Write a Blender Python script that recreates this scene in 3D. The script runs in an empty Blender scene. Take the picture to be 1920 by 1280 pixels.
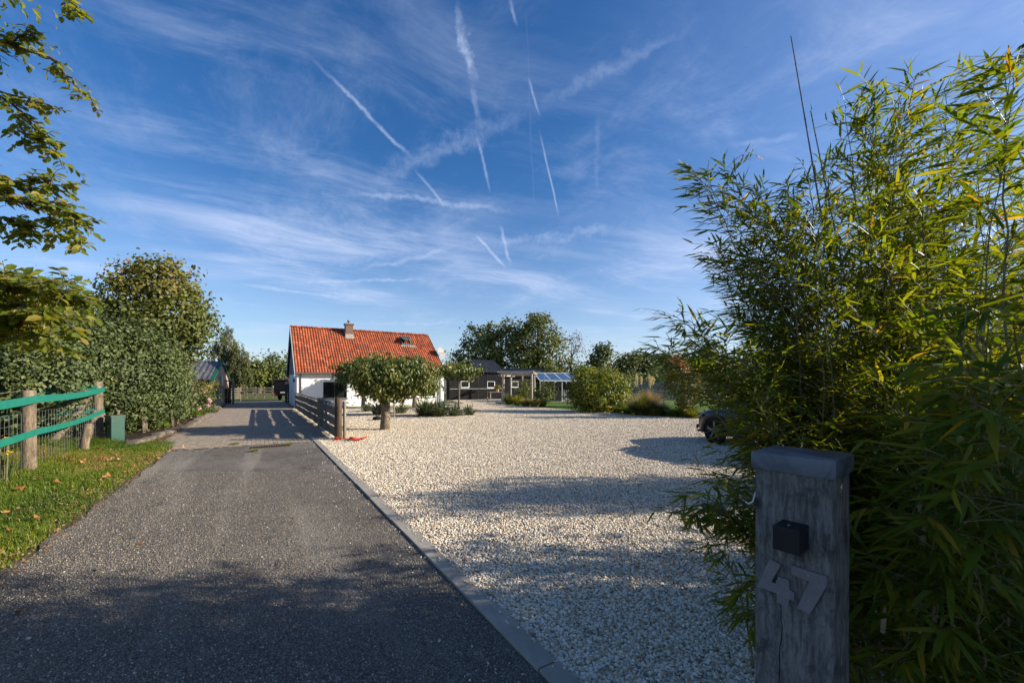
import bpy, bmesh, math, random
import numpy as np
from mathutils import Vector, Matrix
random.seed(11)
rng = np.random.default_rng(11)
SC = bpy.context.scene
COL = SC.collection
R = math.radians

# ------------------------------------------------------------------ camera
F, CX, HY, CH = 760.0, 960.0, 716.0, 1.65          # focal length in photo pixels, principal column, horizon row, eye height
cam_d = bpy.data.cameras.new('camera'); cam = bpy.data.objects.new('camera', cam_d); COL.objects.link(cam)
cam.location = (0, 0, CH); cam.rotation_euler = (R(90), 0, 0)
cam_d.sensor_width = 36; cam_d.lens = 36 * F / 1920; cam_d.shift_y = (HY - 640) / 1920
cam_d.clip_start = .05; cam_d.clip_end = 2000
SC.camera = cam

# ------------------------------------------------------------------ node helpers
NT = None
def nd(t, **k):
    n = NT.nodes.new(t)
    for a, b in k.items(): setattr(n, a, b)
    return n
def sset(sock, v):
    if isinstance(v, bpy.types.NodeSocket): NT.links.new(v, sock)
    elif v is not None: sock.default_value = v
def MA(op, a, b=None, c=None, clamp=False):
    n = nd('ShaderNodeMath', operation=op, use_clamp=clamp)
    sset(n.inputs[0], a); sset(n.inputs[1], b)
    if c is not None: sset(n.inputs[2], c)
    return n.outputs[0]
def VM(op, a, b=None, s=None):
    n = nd('ShaderNodeVectorMath', operation=op)
    sset(n.inputs[0], a); sset(n.inputs[1], b)
    if s is not None: sset(n.inputs['Scale'], s)
    return n.outputs['Value'] if op in ('DOT_PRODUCT', 'LENGTH', 'DISTANCE') else n.outputs[0]
def MR(v, a, b, c=0., d=1., smooth=True):
    n = nd('ShaderNodeMapRange', interpolation_type='SMOOTHSTEP' if smooth else 'LINEAR')
    for i, x in enumerate((v, a, b, c, d)): sset(n.inputs[i], x)
    return n.outputs[0]
def NOISE(vec, scale, detail=4, rough=.55, dist=0., out='Fac'):
    n = nd('ShaderNodeTexNoise'); sset(n.inputs['Vector'], vec); n.inputs['Scale'].default_value = scale
    n.inputs['Detail'].default_value = detail; n.inputs['Roughness'].default_value = rough; n.inputs['Distortion'].default_value = dist
    return n.outputs[out]
def VORO(vec, scale, feature='F1', out='Distance', rand=1.):
    n = nd('ShaderNodeTexVoronoi', feature=feature); sset(n.inputs['Vector'], vec); n.inputs['Scale'].default_value = scale
    n.inputs['Randomness'].default_value = rand
    return n.outputs[out]
def MIX(f, a, b, mode='MIX'):
    n = nd('ShaderNodeMix', data_type='RGBA', blend_type=mode)
    sset(n.inputs[0], f)
    for s, v in ((6, a), (7, b)): sset(n.inputs[s], tuple(v) + (1,) if isinstance(v, (tuple, list)) and len(v) == 3 else v)
    return n.outputs[2]
def RAMP(f, stops, const=False):
    n = nd('ShaderNodeValToRGB'); cr = n.color_ramp
    if const: cr.interpolation = 'CONSTANT'
    while len(cr.elements) < len(stops): cr.elements.new(.5)
    for e, (p, c) in zip(cr.elements, stops): e.position = p; e.color = tuple(c) + (1,)
    sset(n.inputs[0], f)
    return n.outputs[0]
def COMB(x, y, z):
    n = nd('ShaderNodeCombineXYZ'); sset(n.inputs[0], x); sset(n.inputs[1], y); sset(n.inputs[2], z); return n.outputs[0]
def SEP(v):
    n = nd('ShaderNodeSeparateXYZ'); sset(n.inputs[0], v); return n.outputs

U = Vector((-.534, .845, 0)).normalized(); N = Vector((U.y, -U.x, 0))      # along the drive / across it, to the right      # along the drive / across it
# ------------------------------------------------------------------ sun and sky
SUN_EL = R(21.4)
sun_d = bpy.data.lights.new('sun', 'SUN'); sun_d.energy = 5.0; sun_d.angle = R(.53); sun_d.color = (1, .9, .75)
sun = bpy.data.objects.new('sun', sun_d); COL.objects.link(sun)
sun.rotation_euler = Vector((math.cos(SUN_EL), 0.0, math.sin(SUN_EL))).to_track_quat('Z', 'Y').to_euler()

W = bpy.data.worlds.new('World'); SC.world = W; W.use_nodes = True
NT = W.node_tree; NT.nodes.clear()
def pdir(px, py):
    return Vector(((px - CX) / F, 1, (HY - py) / F)).normalized()
def sky_nodes():
    sky = nd('ShaderNodeTexSky', sky_type='NISHITA'); sky.sun_disc = False
    sky.sun_elevation = SUN_EL; sky.sun_rotation = R(90); sky.altitude = 0
    sky.air_density = 1.0; sky.dust_density = .6; sky.ozone_density = 3.2
    d = nd('ShaderNodeTexCoord').outputs['Generated']
    x, y, z = SEP(d)
    zz = MA('ADD', MA('MAXIMUM', z, 0.), .06)
    qx, qy = MA('DIVIDE', x, zz), MA('DIVIDE', y, zz)
    # cirrus on a high layer: long combed fibres, broken up by a slow noise
    warp = NOISE(COMB(qx, qy, 2.), .7, 3, .5, out='Color')
    a = COMB(MA('ADD', MA('MULTIPLY', qx, .32), MA('MULTIPLY', qy, .18)), MA('SUBTRACT', MA('MULTIPLY', qy, 1.05), MA('MULTIPLY', qx, .55)), 1.3)
    a = VM('ADD', a, VM('SCALE', warp, s=.8))
    f1 = MR(NOISE(a, 1.25, 10, .68), .42, .82)
    slow = MR(NOISE(COMB(qx, qy, 7.5), .55, 3, .5), .36, .66)
    b = COMB(MA('ADD', MA('MULTIPLY', qx, .9), MA('MULTIPLY', qy, .5)), MA('SUBTRACT', MA('MULTIPLY', qy, .45), MA('MULTIPLY', qx, .25)), 5.1)
    b = VM('ADD', b, VM('SCALE', warp, s=.5))
    f2 = MR(NOISE(b, 1.7, 10, .72), .46, .9)
    veil = MA('ADD', MA('MULTIPLY', f1, MA('MULTIPLY', slow, .72)), MA('MULTIPLY', f2, .36))
    veil = MA('ADD', veil, MA('MULTIPLY', MR(x, .05, .75), MA('ADD', .14, MA('MULTIPLY', f1, .42))))
    veil = MA('ADD', MA('MULTIPLY', veil, MR(z, .0, .16, .6, 1.)), MR(z, .0, .45, .34, 0.))
    # condensation trails: great-circle arcs across the sky
    jit = NOISE(d, 26., 6, .65, out='Color')
    jv = VM('SUBTRACT', jit, (.5, .5, .5))
    slowj = VM('SUBTRACT', NOISE(d, 4., 2, .5, out='Color'), (.5, .5, .5))
    patch = MR(NOISE(d, 34., 5, .7), .3, .62)
    acc = veil
    trails = [((580, 106), (786, 310), 6, .34, .75), ((776, 316), (836, 388), 4.5, .3, .5), ((856, 0), (893, 165), 15, .36, .98),
              ((886, 150), (902, 230), 9, .16, .5), ((893, 250), (920, 362), 5, .28, .5), ((660, 366), (1030, 194), 26, .15, .8),
              ((980, 216), (1340, 18), 24, .12, .8), ((990, 142), (1012, 220), 4, .26, .4), ((1012, 248), (1049, 410), 3.2, .34, .25),
              ((630, 356), (980, 399), 9, .28, .75), ((888, 434), (952, 507), 5, .42, .6), ((938, 418), (962, 500), 6, .36, .75),
              ((984, -30), (1003, 430), 3, .045, .5), ((430, 532), (700, 568), 7, .3, .5), ((500, 533), (840, 519), 6, .28, .6),
              ((640, 512), (905, 454), 9, .22, .8), ((1360, 278), (1525, 255), 12, .16, .7), ((1123, 190), (1117, 380), 9, .08, .6),
              ((953, -10), (969, 50), 6, .22, .5), ((600, 606), (920, 602), 8, .18, .6), ((860, 474), (1210, 420), 18, .2, .9), ((560, 505), (760, 470), 16, .14, .9), ((720, 430), (820, 448), 9, .16, .8)]
    for p0, p1, wd, st, am in trails:
        u0, u1 = pdir(*p0), pdir(*p1)
        nn = u0.cross(u1).normalized(); m = (u0 + u1).normalized(); tt = nn.cross(m).normalized()
        h = abs(u1.dot(tt)); w = wd * .78 / F * m.y
        dd = VM('ADD', d, VM('ADD', VM('SCALE', jv, s=w * (.8 + am * 3.6)), VM('SCALE', slowj, s=w * 3.2)))
        dist = MA('ABSOLUTE', VM('DOT_PRODUCT', dd, tuple(nn)))
        al = MA('ABSOLUTE', VM('DOT_PRODUCT', d, tuple(tt)))
        k = MA('MULTIPLY', MR(dist, 0., w * 1.15, 1., 0.), MR(al, h * (.6 - .4 * am), h * 1.12, 1., 0.))
        k = MA('MULTIPLY', k, MR(VM('DOT_PRODUCT', d, tuple(m)), .3, .4))
        k = MA('MULTIPLY', k, MA('ADD', st * (.9 - .6 * am), MA('MULTIPLY', patch, st * (.2 + .75 * am))))
        acc = MA('MAXIMUM', acc, MA('ADD', k, MA('MULTIPLY', acc, .75)))
    hs = nd('ShaderNodeHueSaturation'); hs.inputs['Saturation'].default_value = 1.28; hs.inputs['Hue'].default_value = .508; hs.inputs['Value'].default_value = 1.0
    NT.links.new(sky.outputs[0], hs.inputs['Color'])
    col = MIX(MA('MINIMUM', acc, .9), hs.outputs[0], (4.2, 4.9, 6.6))
    bg = nd('ShaderNodeBackground'); NT.links.new(col, bg.inputs[0]); bg.inputs[1].default_value = .085
    out = nd('ShaderNodeOutputWorld'); NT.links.new(bg.outputs[0], out.inputs[0])
sky_nodes()

VS = SC.view_settings
SC.display_settings.display_device = 'sRGB'
VS.view_transform = 'Standard'; VS.look = 'None'; VS.exposure = 0.95; VS.gamma = 1.0; VS.use_curve_mapping = False
CY = SC.cycles
CY.max_bounces = 6; CY.diffuse_bounces = 3; CY.glossy_bounces = 3; CY.transmission_bounces = 4; CY.transparent_max_bounces = 6
CY.use_denoising = True
CY.caustics_reflective = False; CY.caustics_refractive = False

# ------------------------------------------------------------------ places
ANG = math.atan2(N.y, N.x)
def G(px, py, z=0.):
    d = F * (CH - z) / (py - HY); return Vector(((px - CX) / F * d, d, z))
def P(px, py, d):
    return Vector(((px - CX) / F * d, d, CH + (HY - py) / F * d))
def ST(s, t, z=0.): return U * s + N * t + Vector((0, 0, z))
def V3(*a): return Vector(a)

# ------------------------------------------------------------------ object helpers
def tag(o, label=None, cat=None, group=None, kind=None):
    if label: o['label'] = label
    if cat: o['category'] = cat
    if group: o['group'] = group
    if kind: o['kind'] = kind
    return o
def link(name, me, parent=None, loc=None):
    o = bpy.data.objects.new(name, me); COL.objects.link(o)
    if parent is not None: o.parent = parent
    if loc is not None: o.location = loc
    return o
def thing(name, label, cat, loc=(0, 0, 0), rz=0., group=None, kind=None):
    o = link(name, None, None, loc); o.rotation_euler = (0, 0, rz); o.empty_display_size = .2
    return tag(o, label, cat, group, kind)
def dup(root, loc, rz, label=None):
    r = root.copy(); COL.objects.link(r); r.location = loc; r.rotation_euler = (0, 0, rz)
    if label: r['label'] = label
    for ch in root.children:
        c = ch.copy(); COL.objects.link(c); c.parent = r
        for g in ch.children:
            e = g.copy(); COL.objects.link(e); e.parent = c
    return r
def npmesh(name, V, faces, mats, tint=None, smooth=False, midx=None):
    """V (n,3); faces = list of int arrays (m,k) of one k each"""
    me = bpy.data.meshes.new(name); V = np.asarray(V, np.float32)
    me.vertices.add(len(V)); me.vertices.foreach_set('co', V.ravel())
    li = np.concatenate([np.asarray(f, np.int32).ravel() for f in faces])
    tot = np.concatenate([np.full(len(f), np.asarray(f).shape[1], np.int32) for f in faces])
    st = np.concatenate([[0], np.cumsum(tot)[:-1]]).astype(np.int32)
    me.loops.add(len(li)); me.loops.foreach_set('vertex_index', li)
    me.polygons.add(len(tot)); me.polygons.foreach_set('loop_start', st)
    me.polygons.foreach_set('use_smooth', np.full(len(tot), bool(smooth)))
    if midx is not None: me.polygons.foreach_set('material_index', np.asarray(midx, np.int32))
    me.update(calc_edges=True)
    if tint is not None:
        a = me.attributes.new('tint', 'FLOAT', 'FACE'); a.data.foreach_set('value', np.asarray(tint, np.float32))
    for m in (mats if isinstance(mats, (list, tuple)) else [mats]): me.materials.append(m)
    return me
class MB:
    def __init__(s): s.v = []; s.f = []
    def quad(s, *p):
        i = len(s.v); s.v += [tuple(x) for x in p]; s.f.append(tuple(range(i, i + len(p)))); return s
    def box(s, c, d, M=None):
        """centre c, full size d; M = optional 3x3 of axes"""
        i = len(s.v); c = Vector(c)
        for z in (-.5, .5):
            for y in (-.5, .5):
                for x in (-.5, .5):
                    q = Vector((x * d[0], y * d[1], z * d[2])); s.v.append(tuple(c + (M @ q if M else q)))
        for f in ((0, 2, 3, 1), (4, 5, 7, 6), (0, 1, 5, 4), (2, 6, 7, 3), (0, 4, 6, 2), (1, 3, 7, 5)): s.f.append(tuple(i + k for k in f))
        return s
    def bar(s, a, b, w, h, up=(0, 0, 1)):
        a, b = Vector(a), Vector(b); y = (b - a); L = y.length; y.normalize(); x = y.cross(Vector(up))
        if x.length < 1e-4: x = Vector((1, 0, 0))
        x.normalize(); z = x.cross(y)
        return s.box((a + b) / 2, (w, L, h), Matrix((x, y, z)).transposed())
    def tube(s, pts, rad, seg=8, cap=True):
        pts = [Vector(p) for p in pts]; rad = rad if hasattr(rad, '__len__') else [rad] * len(pts)
        t0 = (pts[1] - pts[0]).normalized(); x = t0.orthogonal().normalized(); i0 = len(s.v)
        for k, p in enumerate(pts):
            t = (pts[min(k + 1, len(pts) - 1)] - pts[max(k - 1, 0)]).normalized()
            x = (x - t * x.dot(t)); x.normalize(); y = t.cross(x)
            for j in range(seg):
                a = 2 * math.pi * j / seg; s.v.append(tuple(p + (x * math.cos(a) + y * math.sin(a)) * rad[k]))
        for k in range(len(pts) - 1):
            for j in range(seg):
                a = i0 + k * seg + j; b = i0 + k * seg + (j + 1) % seg; s.f.append((a, b, b + seg, a + seg))
        if cap:
            s.f.append(tuple(i0 + j for j in reversed(range(seg)))); e = i0 + (len(pts) - 1) * seg; s.f.append(tuple(e + j for j in range(seg)))
        return s
    def prism(s, poly, off):
        """closed polygon (3-D points) pushed along off"""
        i = len(s.v); n = len(poly); off = Vector(off)
        s.v += [tuple(Vector(p)) for p in poly] + [tuple(Vector(p) + off) for p in poly]
        s.f.append(tuple(i + k for k in reversed(range(n)))); s.f.append(tuple(i + n + k for k in range(n)))
        for k in range(n): s.f.append((i + k, i + (k + 1) % n, i + n + (k + 1) % n, i + n + k))
        return s
    def lathe(s, prof, c=(0, 0, 0), seg=16, axis=None):
        i = len(s.v); c = Vector(c); M = axis or Matrix.Identity(3)
        for r, z in prof:
            for j in range(seg):
                a = 2 * math.pi * j / seg; s.v.append(tuple(c + M @ Vector((r * math.cos(a), r * math.sin(a), z))))
        for k in range(len(prof) - 1):
            for j in range(seg):
                a = i + k * seg + j; b = i + k * seg + (j + 1) % seg; s.f.append((a, b, b + seg, a + seg))
        return s
    def build(s, name, m, parent=None, loc=None, bevel=0., smooth=False):
        me = bpy.data.meshes.new(name); me.from_pydata(s.v, [], s.f)
        bm = bmesh.new(); bm.from_mesh(me); bmesh.ops.recalc_face_normals(bm, faces=bm.faces)
        if bevel:
            bmesh.ops.bevel(bm, geom=[e for e in bm.edges if len(e.link_faces) == 2 and e.calc_face_angle(0) > .5], offset=bevel, segments=2, affect='EDGES', profile=.6)
        bm.to_mesh(me); bm.free()
        if smooth:
            me.polygons.foreach_set('use_smooth', [True] * len(me.polygons))
            try: me.set_sharp_from_angle(angle=R(40))
            except Exception: pass
        me.materials.append(m)
        return link(name, me, parent, loc)

# ------------------------------------------------------------------ materials
def newmat(name):
    global NT
    m = bpy.data.materials.new(name); m.use_nodes = True; NT = m.node_tree; NT.nodes.clear(); return m
def finish(col, rough=.8, bump=None, bstr=.3, bdist=.01, spec=.35, metal=0., **kw):
    p = nd('ShaderNodeBsdfPrincipled'); sset(p.inputs['Base Color'], tuple(col) + (1,) if isinstance(col, tuple) and len(col) == 3 else col)
    sset(p.inputs['Roughness'], rough); p.inputs['Specular IOR Level'].default_value = spec; p.inputs['Metallic'].default_value = metal
    for k, v in kw.items(): sset(p.inputs[k], v)
    if bump is not None:
        b = nd('ShaderNodeBump'); b.inputs['Strength'].default_value = bstr; b.inputs['Distance'].default_value = bdist
        NT.links.new(bump, b.inputs['Height']); NT.links.new(b.outputs[0], p.inputs['Normal'])
    o = nd('ShaderNodeOutputMaterial'); NT.links.new(p.outputs[0], o.inputs[0]); return p
def pos(): return nd('ShaderNodeNewGeometry').outputs['Position']
def objc(): return nd('ShaderNodeTexCoord').outputs['Object']
def simple(name, c1, c2=None, scale=3., rough=.7, bump=.15, spec=.35, metal=0., detail=6, **kw):
    m = newmat(name); v = objc(); c2 = c2 or tuple(x * .75 for x in c1)
    n = NOISE(v, scale, detail, .62); n2 = NOISE(v, scale * 9, 4, .6)
    col = MIX(MR(n, .3, .7), c1, c2); col = MIX(MR(n2, .35, .75, 0, .35), col, tuple(x * .8 for x in c2))
    finish(col, MA('ADD', rough - .08, MA('MULTIPLY', n2, .16)), n2, bump, .01, spec, metal, **kw); return m
def woody(name, c1, c2, axis=(1, 1, .06), scale=22., rough=.85, bump=.5, bdist=.006):
    """weathered wood: fibres stretched along one axis, darker checks and patches"""
    m = newmat(name); v = objc(); w = VM('ADD', v, VM('SCALE', NOISE(v, 2.5, 2, .5, out='Color'), s=.05))
    g = VM('MULTIPLY', w, axis)
    f = NOISE(g, scale, 6, .7, .6); f2 = NOISE(g, scale * 3.2, 4, .6); big = NOISE(v, 7., 6, .68)
    col = MIX(MR(f, .32, .68), c1, c2); col = MIX(MR(big, .48, .66, 0, .7), col, tuple(x * .5 for x in c2))
    col = MIX(MR(f2, .58, .72, 0, .6), col, tuple(x * .35 for x in c2))
    finish(col, rough, MA('ADD', f, MA('MULTIPLY', f2, .6)), bump, bdist, .2); return m
def leafmat(name, stops, transl=.45, rough=.5, tfac=(1.25, 1.15, .5), spec=.4, objrand=False):
    m = newmat(name)
    if objrand: t = nd('ShaderNodeObjectInfo').outputs['Random']
    else:
        a = nd('ShaderNodeAttribute'); a.attribute_name = 'tint'; t = a.outputs['Fac']
    col = RAMP(t, stops)
    p = nd('ShaderNodeBsdfPrincipled'); NT.links.new(col, p.inputs['Base Color']); p.inputs['Roughness'].default_value = rough
    p.inputs['Specular IOR Level'].default_value = spec
    tr = nd('ShaderNodeBsdfTranslucent'); NT.links.new(MIX(1., col, tfac, 'MULTIPLY'), tr.inputs[0])
    mx = nd('ShaderNodeMixShader'); mx.inputs[0].default_value = transl
    NT.links.new(p.outputs[0], mx.inputs[1]); NT.links.new(tr.outputs[0], mx.inputs[2])
    o = nd('ShaderNodeOutputMaterial'); NT.links.new(mx.outputs[0], o.inputs[0]); return m

PEB = [(0, (.62, .54, .41)), (.15, (.76, .7, .58)), (.3, (.46, .36, .24)), (.44, (.67, .59, .46)), (.57, (.41, .32, .22)), (.66, (.7, .64, .53)), (.82, (.27, .235, .19)), (.89, (.5, .34, .19)), (.96, (.15, .135, .12))]
def m_gravel():
    m = newmat('white_gravel'); v = pos()
    n = nd('ShaderNodeTexVoronoi'); sset(n.inputs['Vector'], v); n.inputs['Scale'].default_value = 42
    rnd = SEP(n.outputs['Color'])[0]; d = n.outputs['Distance']
    col = RAMP(rnd, PEB, True)
    big = NOISE(v, .9, 5, .6); col = MIX(.5, col, (.78, .68, .52)); col = MIX(MR(big, .45, .75, 0, .22), col, (.42, .34, .24))
    col = MIX(MR(d, .5, .8, 0, .5), col, (.16, .13, .1))
    finish(col, .8, MR(d, 0, .8, 1, 0), 1., .012, .2); return m
def m_pebble():
    m = newmat('pebble'); t = nd('ShaderNodeObjectInfo').outputs['Random']
    col = RAMP(t, PEB, True); v = objc(); n = NOISE(v, 1.2, 3, .6)
    col = MIX(MR(n, .4, .8, 0, .35), col, (.3, .22, .14)); finish(col, .6, None, spec=.3); return m
CHIP = [(0, (.125, .108, .088)), (.3, (.18, .158, .13)), (.55, (.25, .22, .18)), (.75, (.1, .087, .073)), (.87, (.32, .26, .19)), (.965, (.5, .44, .36))]
def m_drive():
    m = newmat('dark_chippings'); v = pos()
    n = nd('ShaderNodeTexVoronoi'); sset(n.inputs['Vector'], v); n.inputs['Scale'].default_value = 78
    rnd = SEP(n.outputs['Color'])[0]; d = n.outputs['Distance']
    col = RAMP(rnd, CHIP, True)
    fine = NOISE(v, 300, 3, .6)
    big = NOISE(v, .8, 6, .62, .4); wear = NOISE(v, 2.6, 5, .65)
    col = MIX(.3, col, (.185, .165, .14)); col = MIX(MR(big, .44, .62, 0, .55), col, (.3, .265, .215)); col = MIX(MR(wear, .52, .7, 0, .6), col, (.085, .074, .063))
    col = MIX(MR(d, .4, .75, 0, .7), col, (.03, .028, .03)); col = MIX(MR(fine, .4, .7, 0, .3), col, (.05, .048, .05))
    t_, s_ = VM('DOT_PRODUCT', v, tuple(N)), VM('DOT_PRODUCT', v, tuple(U))
    lane = NOISE(COMB(MA('MULTIPLY', t_, 1.6), MA('MULTIPLY', s_, .16), 3.), 1., 4, .55)
    col = MIX(MR(lane, .5, .68, 0, .5), col, (.33, .295, .245)); col = MIX(MR(lane, .28, .42, .5, 0), col, (.085, .076, .066))
    crumb = MA('MULTIPLY', MR(NOISE(v, 1.1, 3, .5), .62, .7), MR(VORO(v, 7., 'DISTANCE_TO_EDGE'), .0, .09, 1., 0.)); col = MIX(MA('MULTIPLY', crumb, .8), col, (.03, .027, .024))
    finish(col, .82, MA('ADD', MR(d, 0, .7, 1, 0), MA('MULTIPLY', NOISE(v, 11, 4, .6), 1.5)), 1., .009, .25); return m
def m_chip():
    m = newmat('stone_chip'); t = nd('ShaderNodeObjectInfo').outputs['Random']; finish(RAMP(t, CHIP, True), .75, None, spec=.3); return m
def m_grassground(name, a, b, c):
    m = newmat(name); v = pos(); n = NOISE(v, 1.3, 6, .6); n2 = NOISE(v, 28, 5, .7)
    col = MIX(MR(n, .35, .65), a, b); col = MIX(MR(n2, .45, .7, 0, .6), col, c); finish(col, .9, n2, .7, .03, .15); return m
def m_brick(name, objrand):
    m = newmat(name)
    if objrand: t = nd('ShaderNodeObjectInfo').outputs['Random']
    else:
        a = nd('ShaderNodeAttribute'); a.attribute_name = 'tint'; t = a.outputs['Fac']
    col = RAMP(t, [(0, (.25, .2, .155)), (.3, (.31, .25, .19)), (.6, (.35, .285, .215)), (.8, (.24, .195, .16)), (1, (.38, .32, .25))])
    v = pos(); big = NOISE(v, .7, 5, .6); n = NOISE(v, 60, 4, .6)
    col = MIX(MR(big, .45, .7, 0, .45), col, (.25, .22, .15)); col = MIX(MR(n, .4, .7, 0, .35), col, (.14, .11, .09))
    finish(col, .85, n, .4, .004, .2); return m
def m_tile():
    m = newmat('roof_tile'); a = nd('ShaderNodeAttribute'); a.attribute_name = 'tint'
    col = RAMP(a.outputs['Fac'], [(0, (.23, .05, .021)), (.35, (.33, .074, .028)), (.7, (.4, .108, .045)), (.85, (.17, .046, .026)), (1, (.46, .165, .09))])
    v = objc(); n = NOISE(v, 1.1, 5, .65); n2 = NOISE(v, 24, 4, .6)
    col = MIX(MR(n, .48, .7, 0, .6), col, (.14, .06, .035)); col = MIX(MR(n2, .5, .8, 0, .4), col, (.3, .15, .08))
    finish(col, .75, n2, .3, .005, .25); return m
def m_bricks_wall(name, c1, c2, mortar, sc):
    m = newmat(name); v = objc(); x, y, z = SEP(v)
    b = nd('ShaderNodeTexBrick'); NT.links.new(COMB(MA('ADD', x, y), z, 0.), b.inputs['Vector'])
    b.inputs['Color1'].default_value = c1 + (1,); b.inputs['Color2'].default_value = c2 + (1,); b.inputs['Mortar'].default_value = mortar + (1,)
    b.inputs['Scale'].default_value = sc; b.inputs['Mortar Size'].default_value = .025
    finish(b.outputs[0], .9, b.outputs['Fac'], -.3, .004, .2); return m
def m_white(name, c=(.8, .79, .76)):
    m = newmat(name); v = objc(); x, y, z = SEP(v); n = NOISE(v, 1.4, 6, .6); n2 = NOISE(VM('MULTIPLY', v, (6, 6, .5)), 2, 4, .6); n3 = NOISE(v, 60, 3, .6)
    col = MIX(MR(n, .5, .8, 0, .3), c, tuple(q * .8 for q in c)); col = MIX(MR(n2, .55, .8, 0, .22), col, (.5, .48, .43))
    col = MIX(MR(z, .0, .28, .45, 0), col, (.42, .38, .31))
    finish(col, .85, n3, .25, .004, .2); return m
def m_corr(name, c):
    m = newmat(name); n = NOISE(objc(), 2., 5, .6); finish(MIX(MR(n, .4, .7), c, tuple(x * 1.7 for x in c)), .5, None, spec=.45); return m
def m_glass(name='window_glass', c=(.012, .015, .014)):
    m = newmat(name); finish(c, .04, NOISE(objc(), 1.3, 2, .5), .03, .05, .7); return m
def m_sleeper():
    m = newmat('old_oak_sleeper'); v = objc(); x, y, z = SEP(v)
    w = VM('ADD', v, VM('SCALE', NOISE(v, 5, 4, .6, out='Color'), s=.045)); g = VM('MULTIPLY', w, (1, 1, .13))
    f = NOISE(g, 75, 6, .7, .4); f2 = NOISE(g, 210, 4, .65); blot = NOISE(v, 11, 7, .72); blot2 = NOISE(VM('MULTIPLY', v, (1, 1, .5)), 26, 5, .7)
    col = MIX(MR(f, .3, .7), (.25, .24, .228), (.085, .081, .077)); col = MIX(MR(f2, .55, .75, 0, .55), col, (.05, .048, .046))
    col = MIX(MR(blot, .5, .66, 0, .75), col, (.055, .052, .05)); col = MIX(MR(blot2, .6, .72, 0, .6), col, (.04, .036, .034)); col = MIX(MR(blot2, .25, .38, .4, 0), col, (.36, .355, .34))
    # dark tannin stain beside the lamp, running down
    sd = VM('LENGTH', VM('MULTIPLY', VM('SUBTRACT', w, (.152, 0., 1.175)), (1, 0, .62))); st = MR(sd, .012, .045, .92, 0.)
    col = MIX(MA('MULTIPLY', st, MR(blot2, .2, .6, 1., .6)), col, (.018, .014, .012))
    kn = VM('LENGTH', VM('MULTIPLY', VM('SUBTRACT', w, (.03, 0., 1.27)), (1, 0, .7))); col = MIX(MR(kn, .005, .022, .8, 0.), col, (.03, .022, .017))
    crk = MA('ABSOLUTE', MA('SUBTRACT', x, MA('ADD', .052, MA('MULTIPLY', NOISE(COMB(0., 0., z), 4, 3, .6), .05)))); col = MIX(MA('MULTIPLY', MR(crk, .0006, .0022, .95, 0), MR(z, .93, .98, 1, 0)), col, (.008, .007, .007))
    finish(col, .88, MA('ADD', f, MA('MULTIPLY', f2, .7)), .9, .005, .15); return m
def m_lead():
    m = newmat('lead_sheet'); v = objc(); n = NOISE(v, 9, 6, .65, .8); n2 = NOISE(v, 40, 4, .6)
    col = MIX(MR(n, .35, .65), (.06, .07, .092), (.15, .17, .205)); col = MIX(MR(n2, .55, .8, 0, .5), col, (.08, .09, .12))
    finish(col, .55, MA('ADD', n, MA('MULTIPLY', n2, .3)), .5, .006, .5, .25); return m

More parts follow.
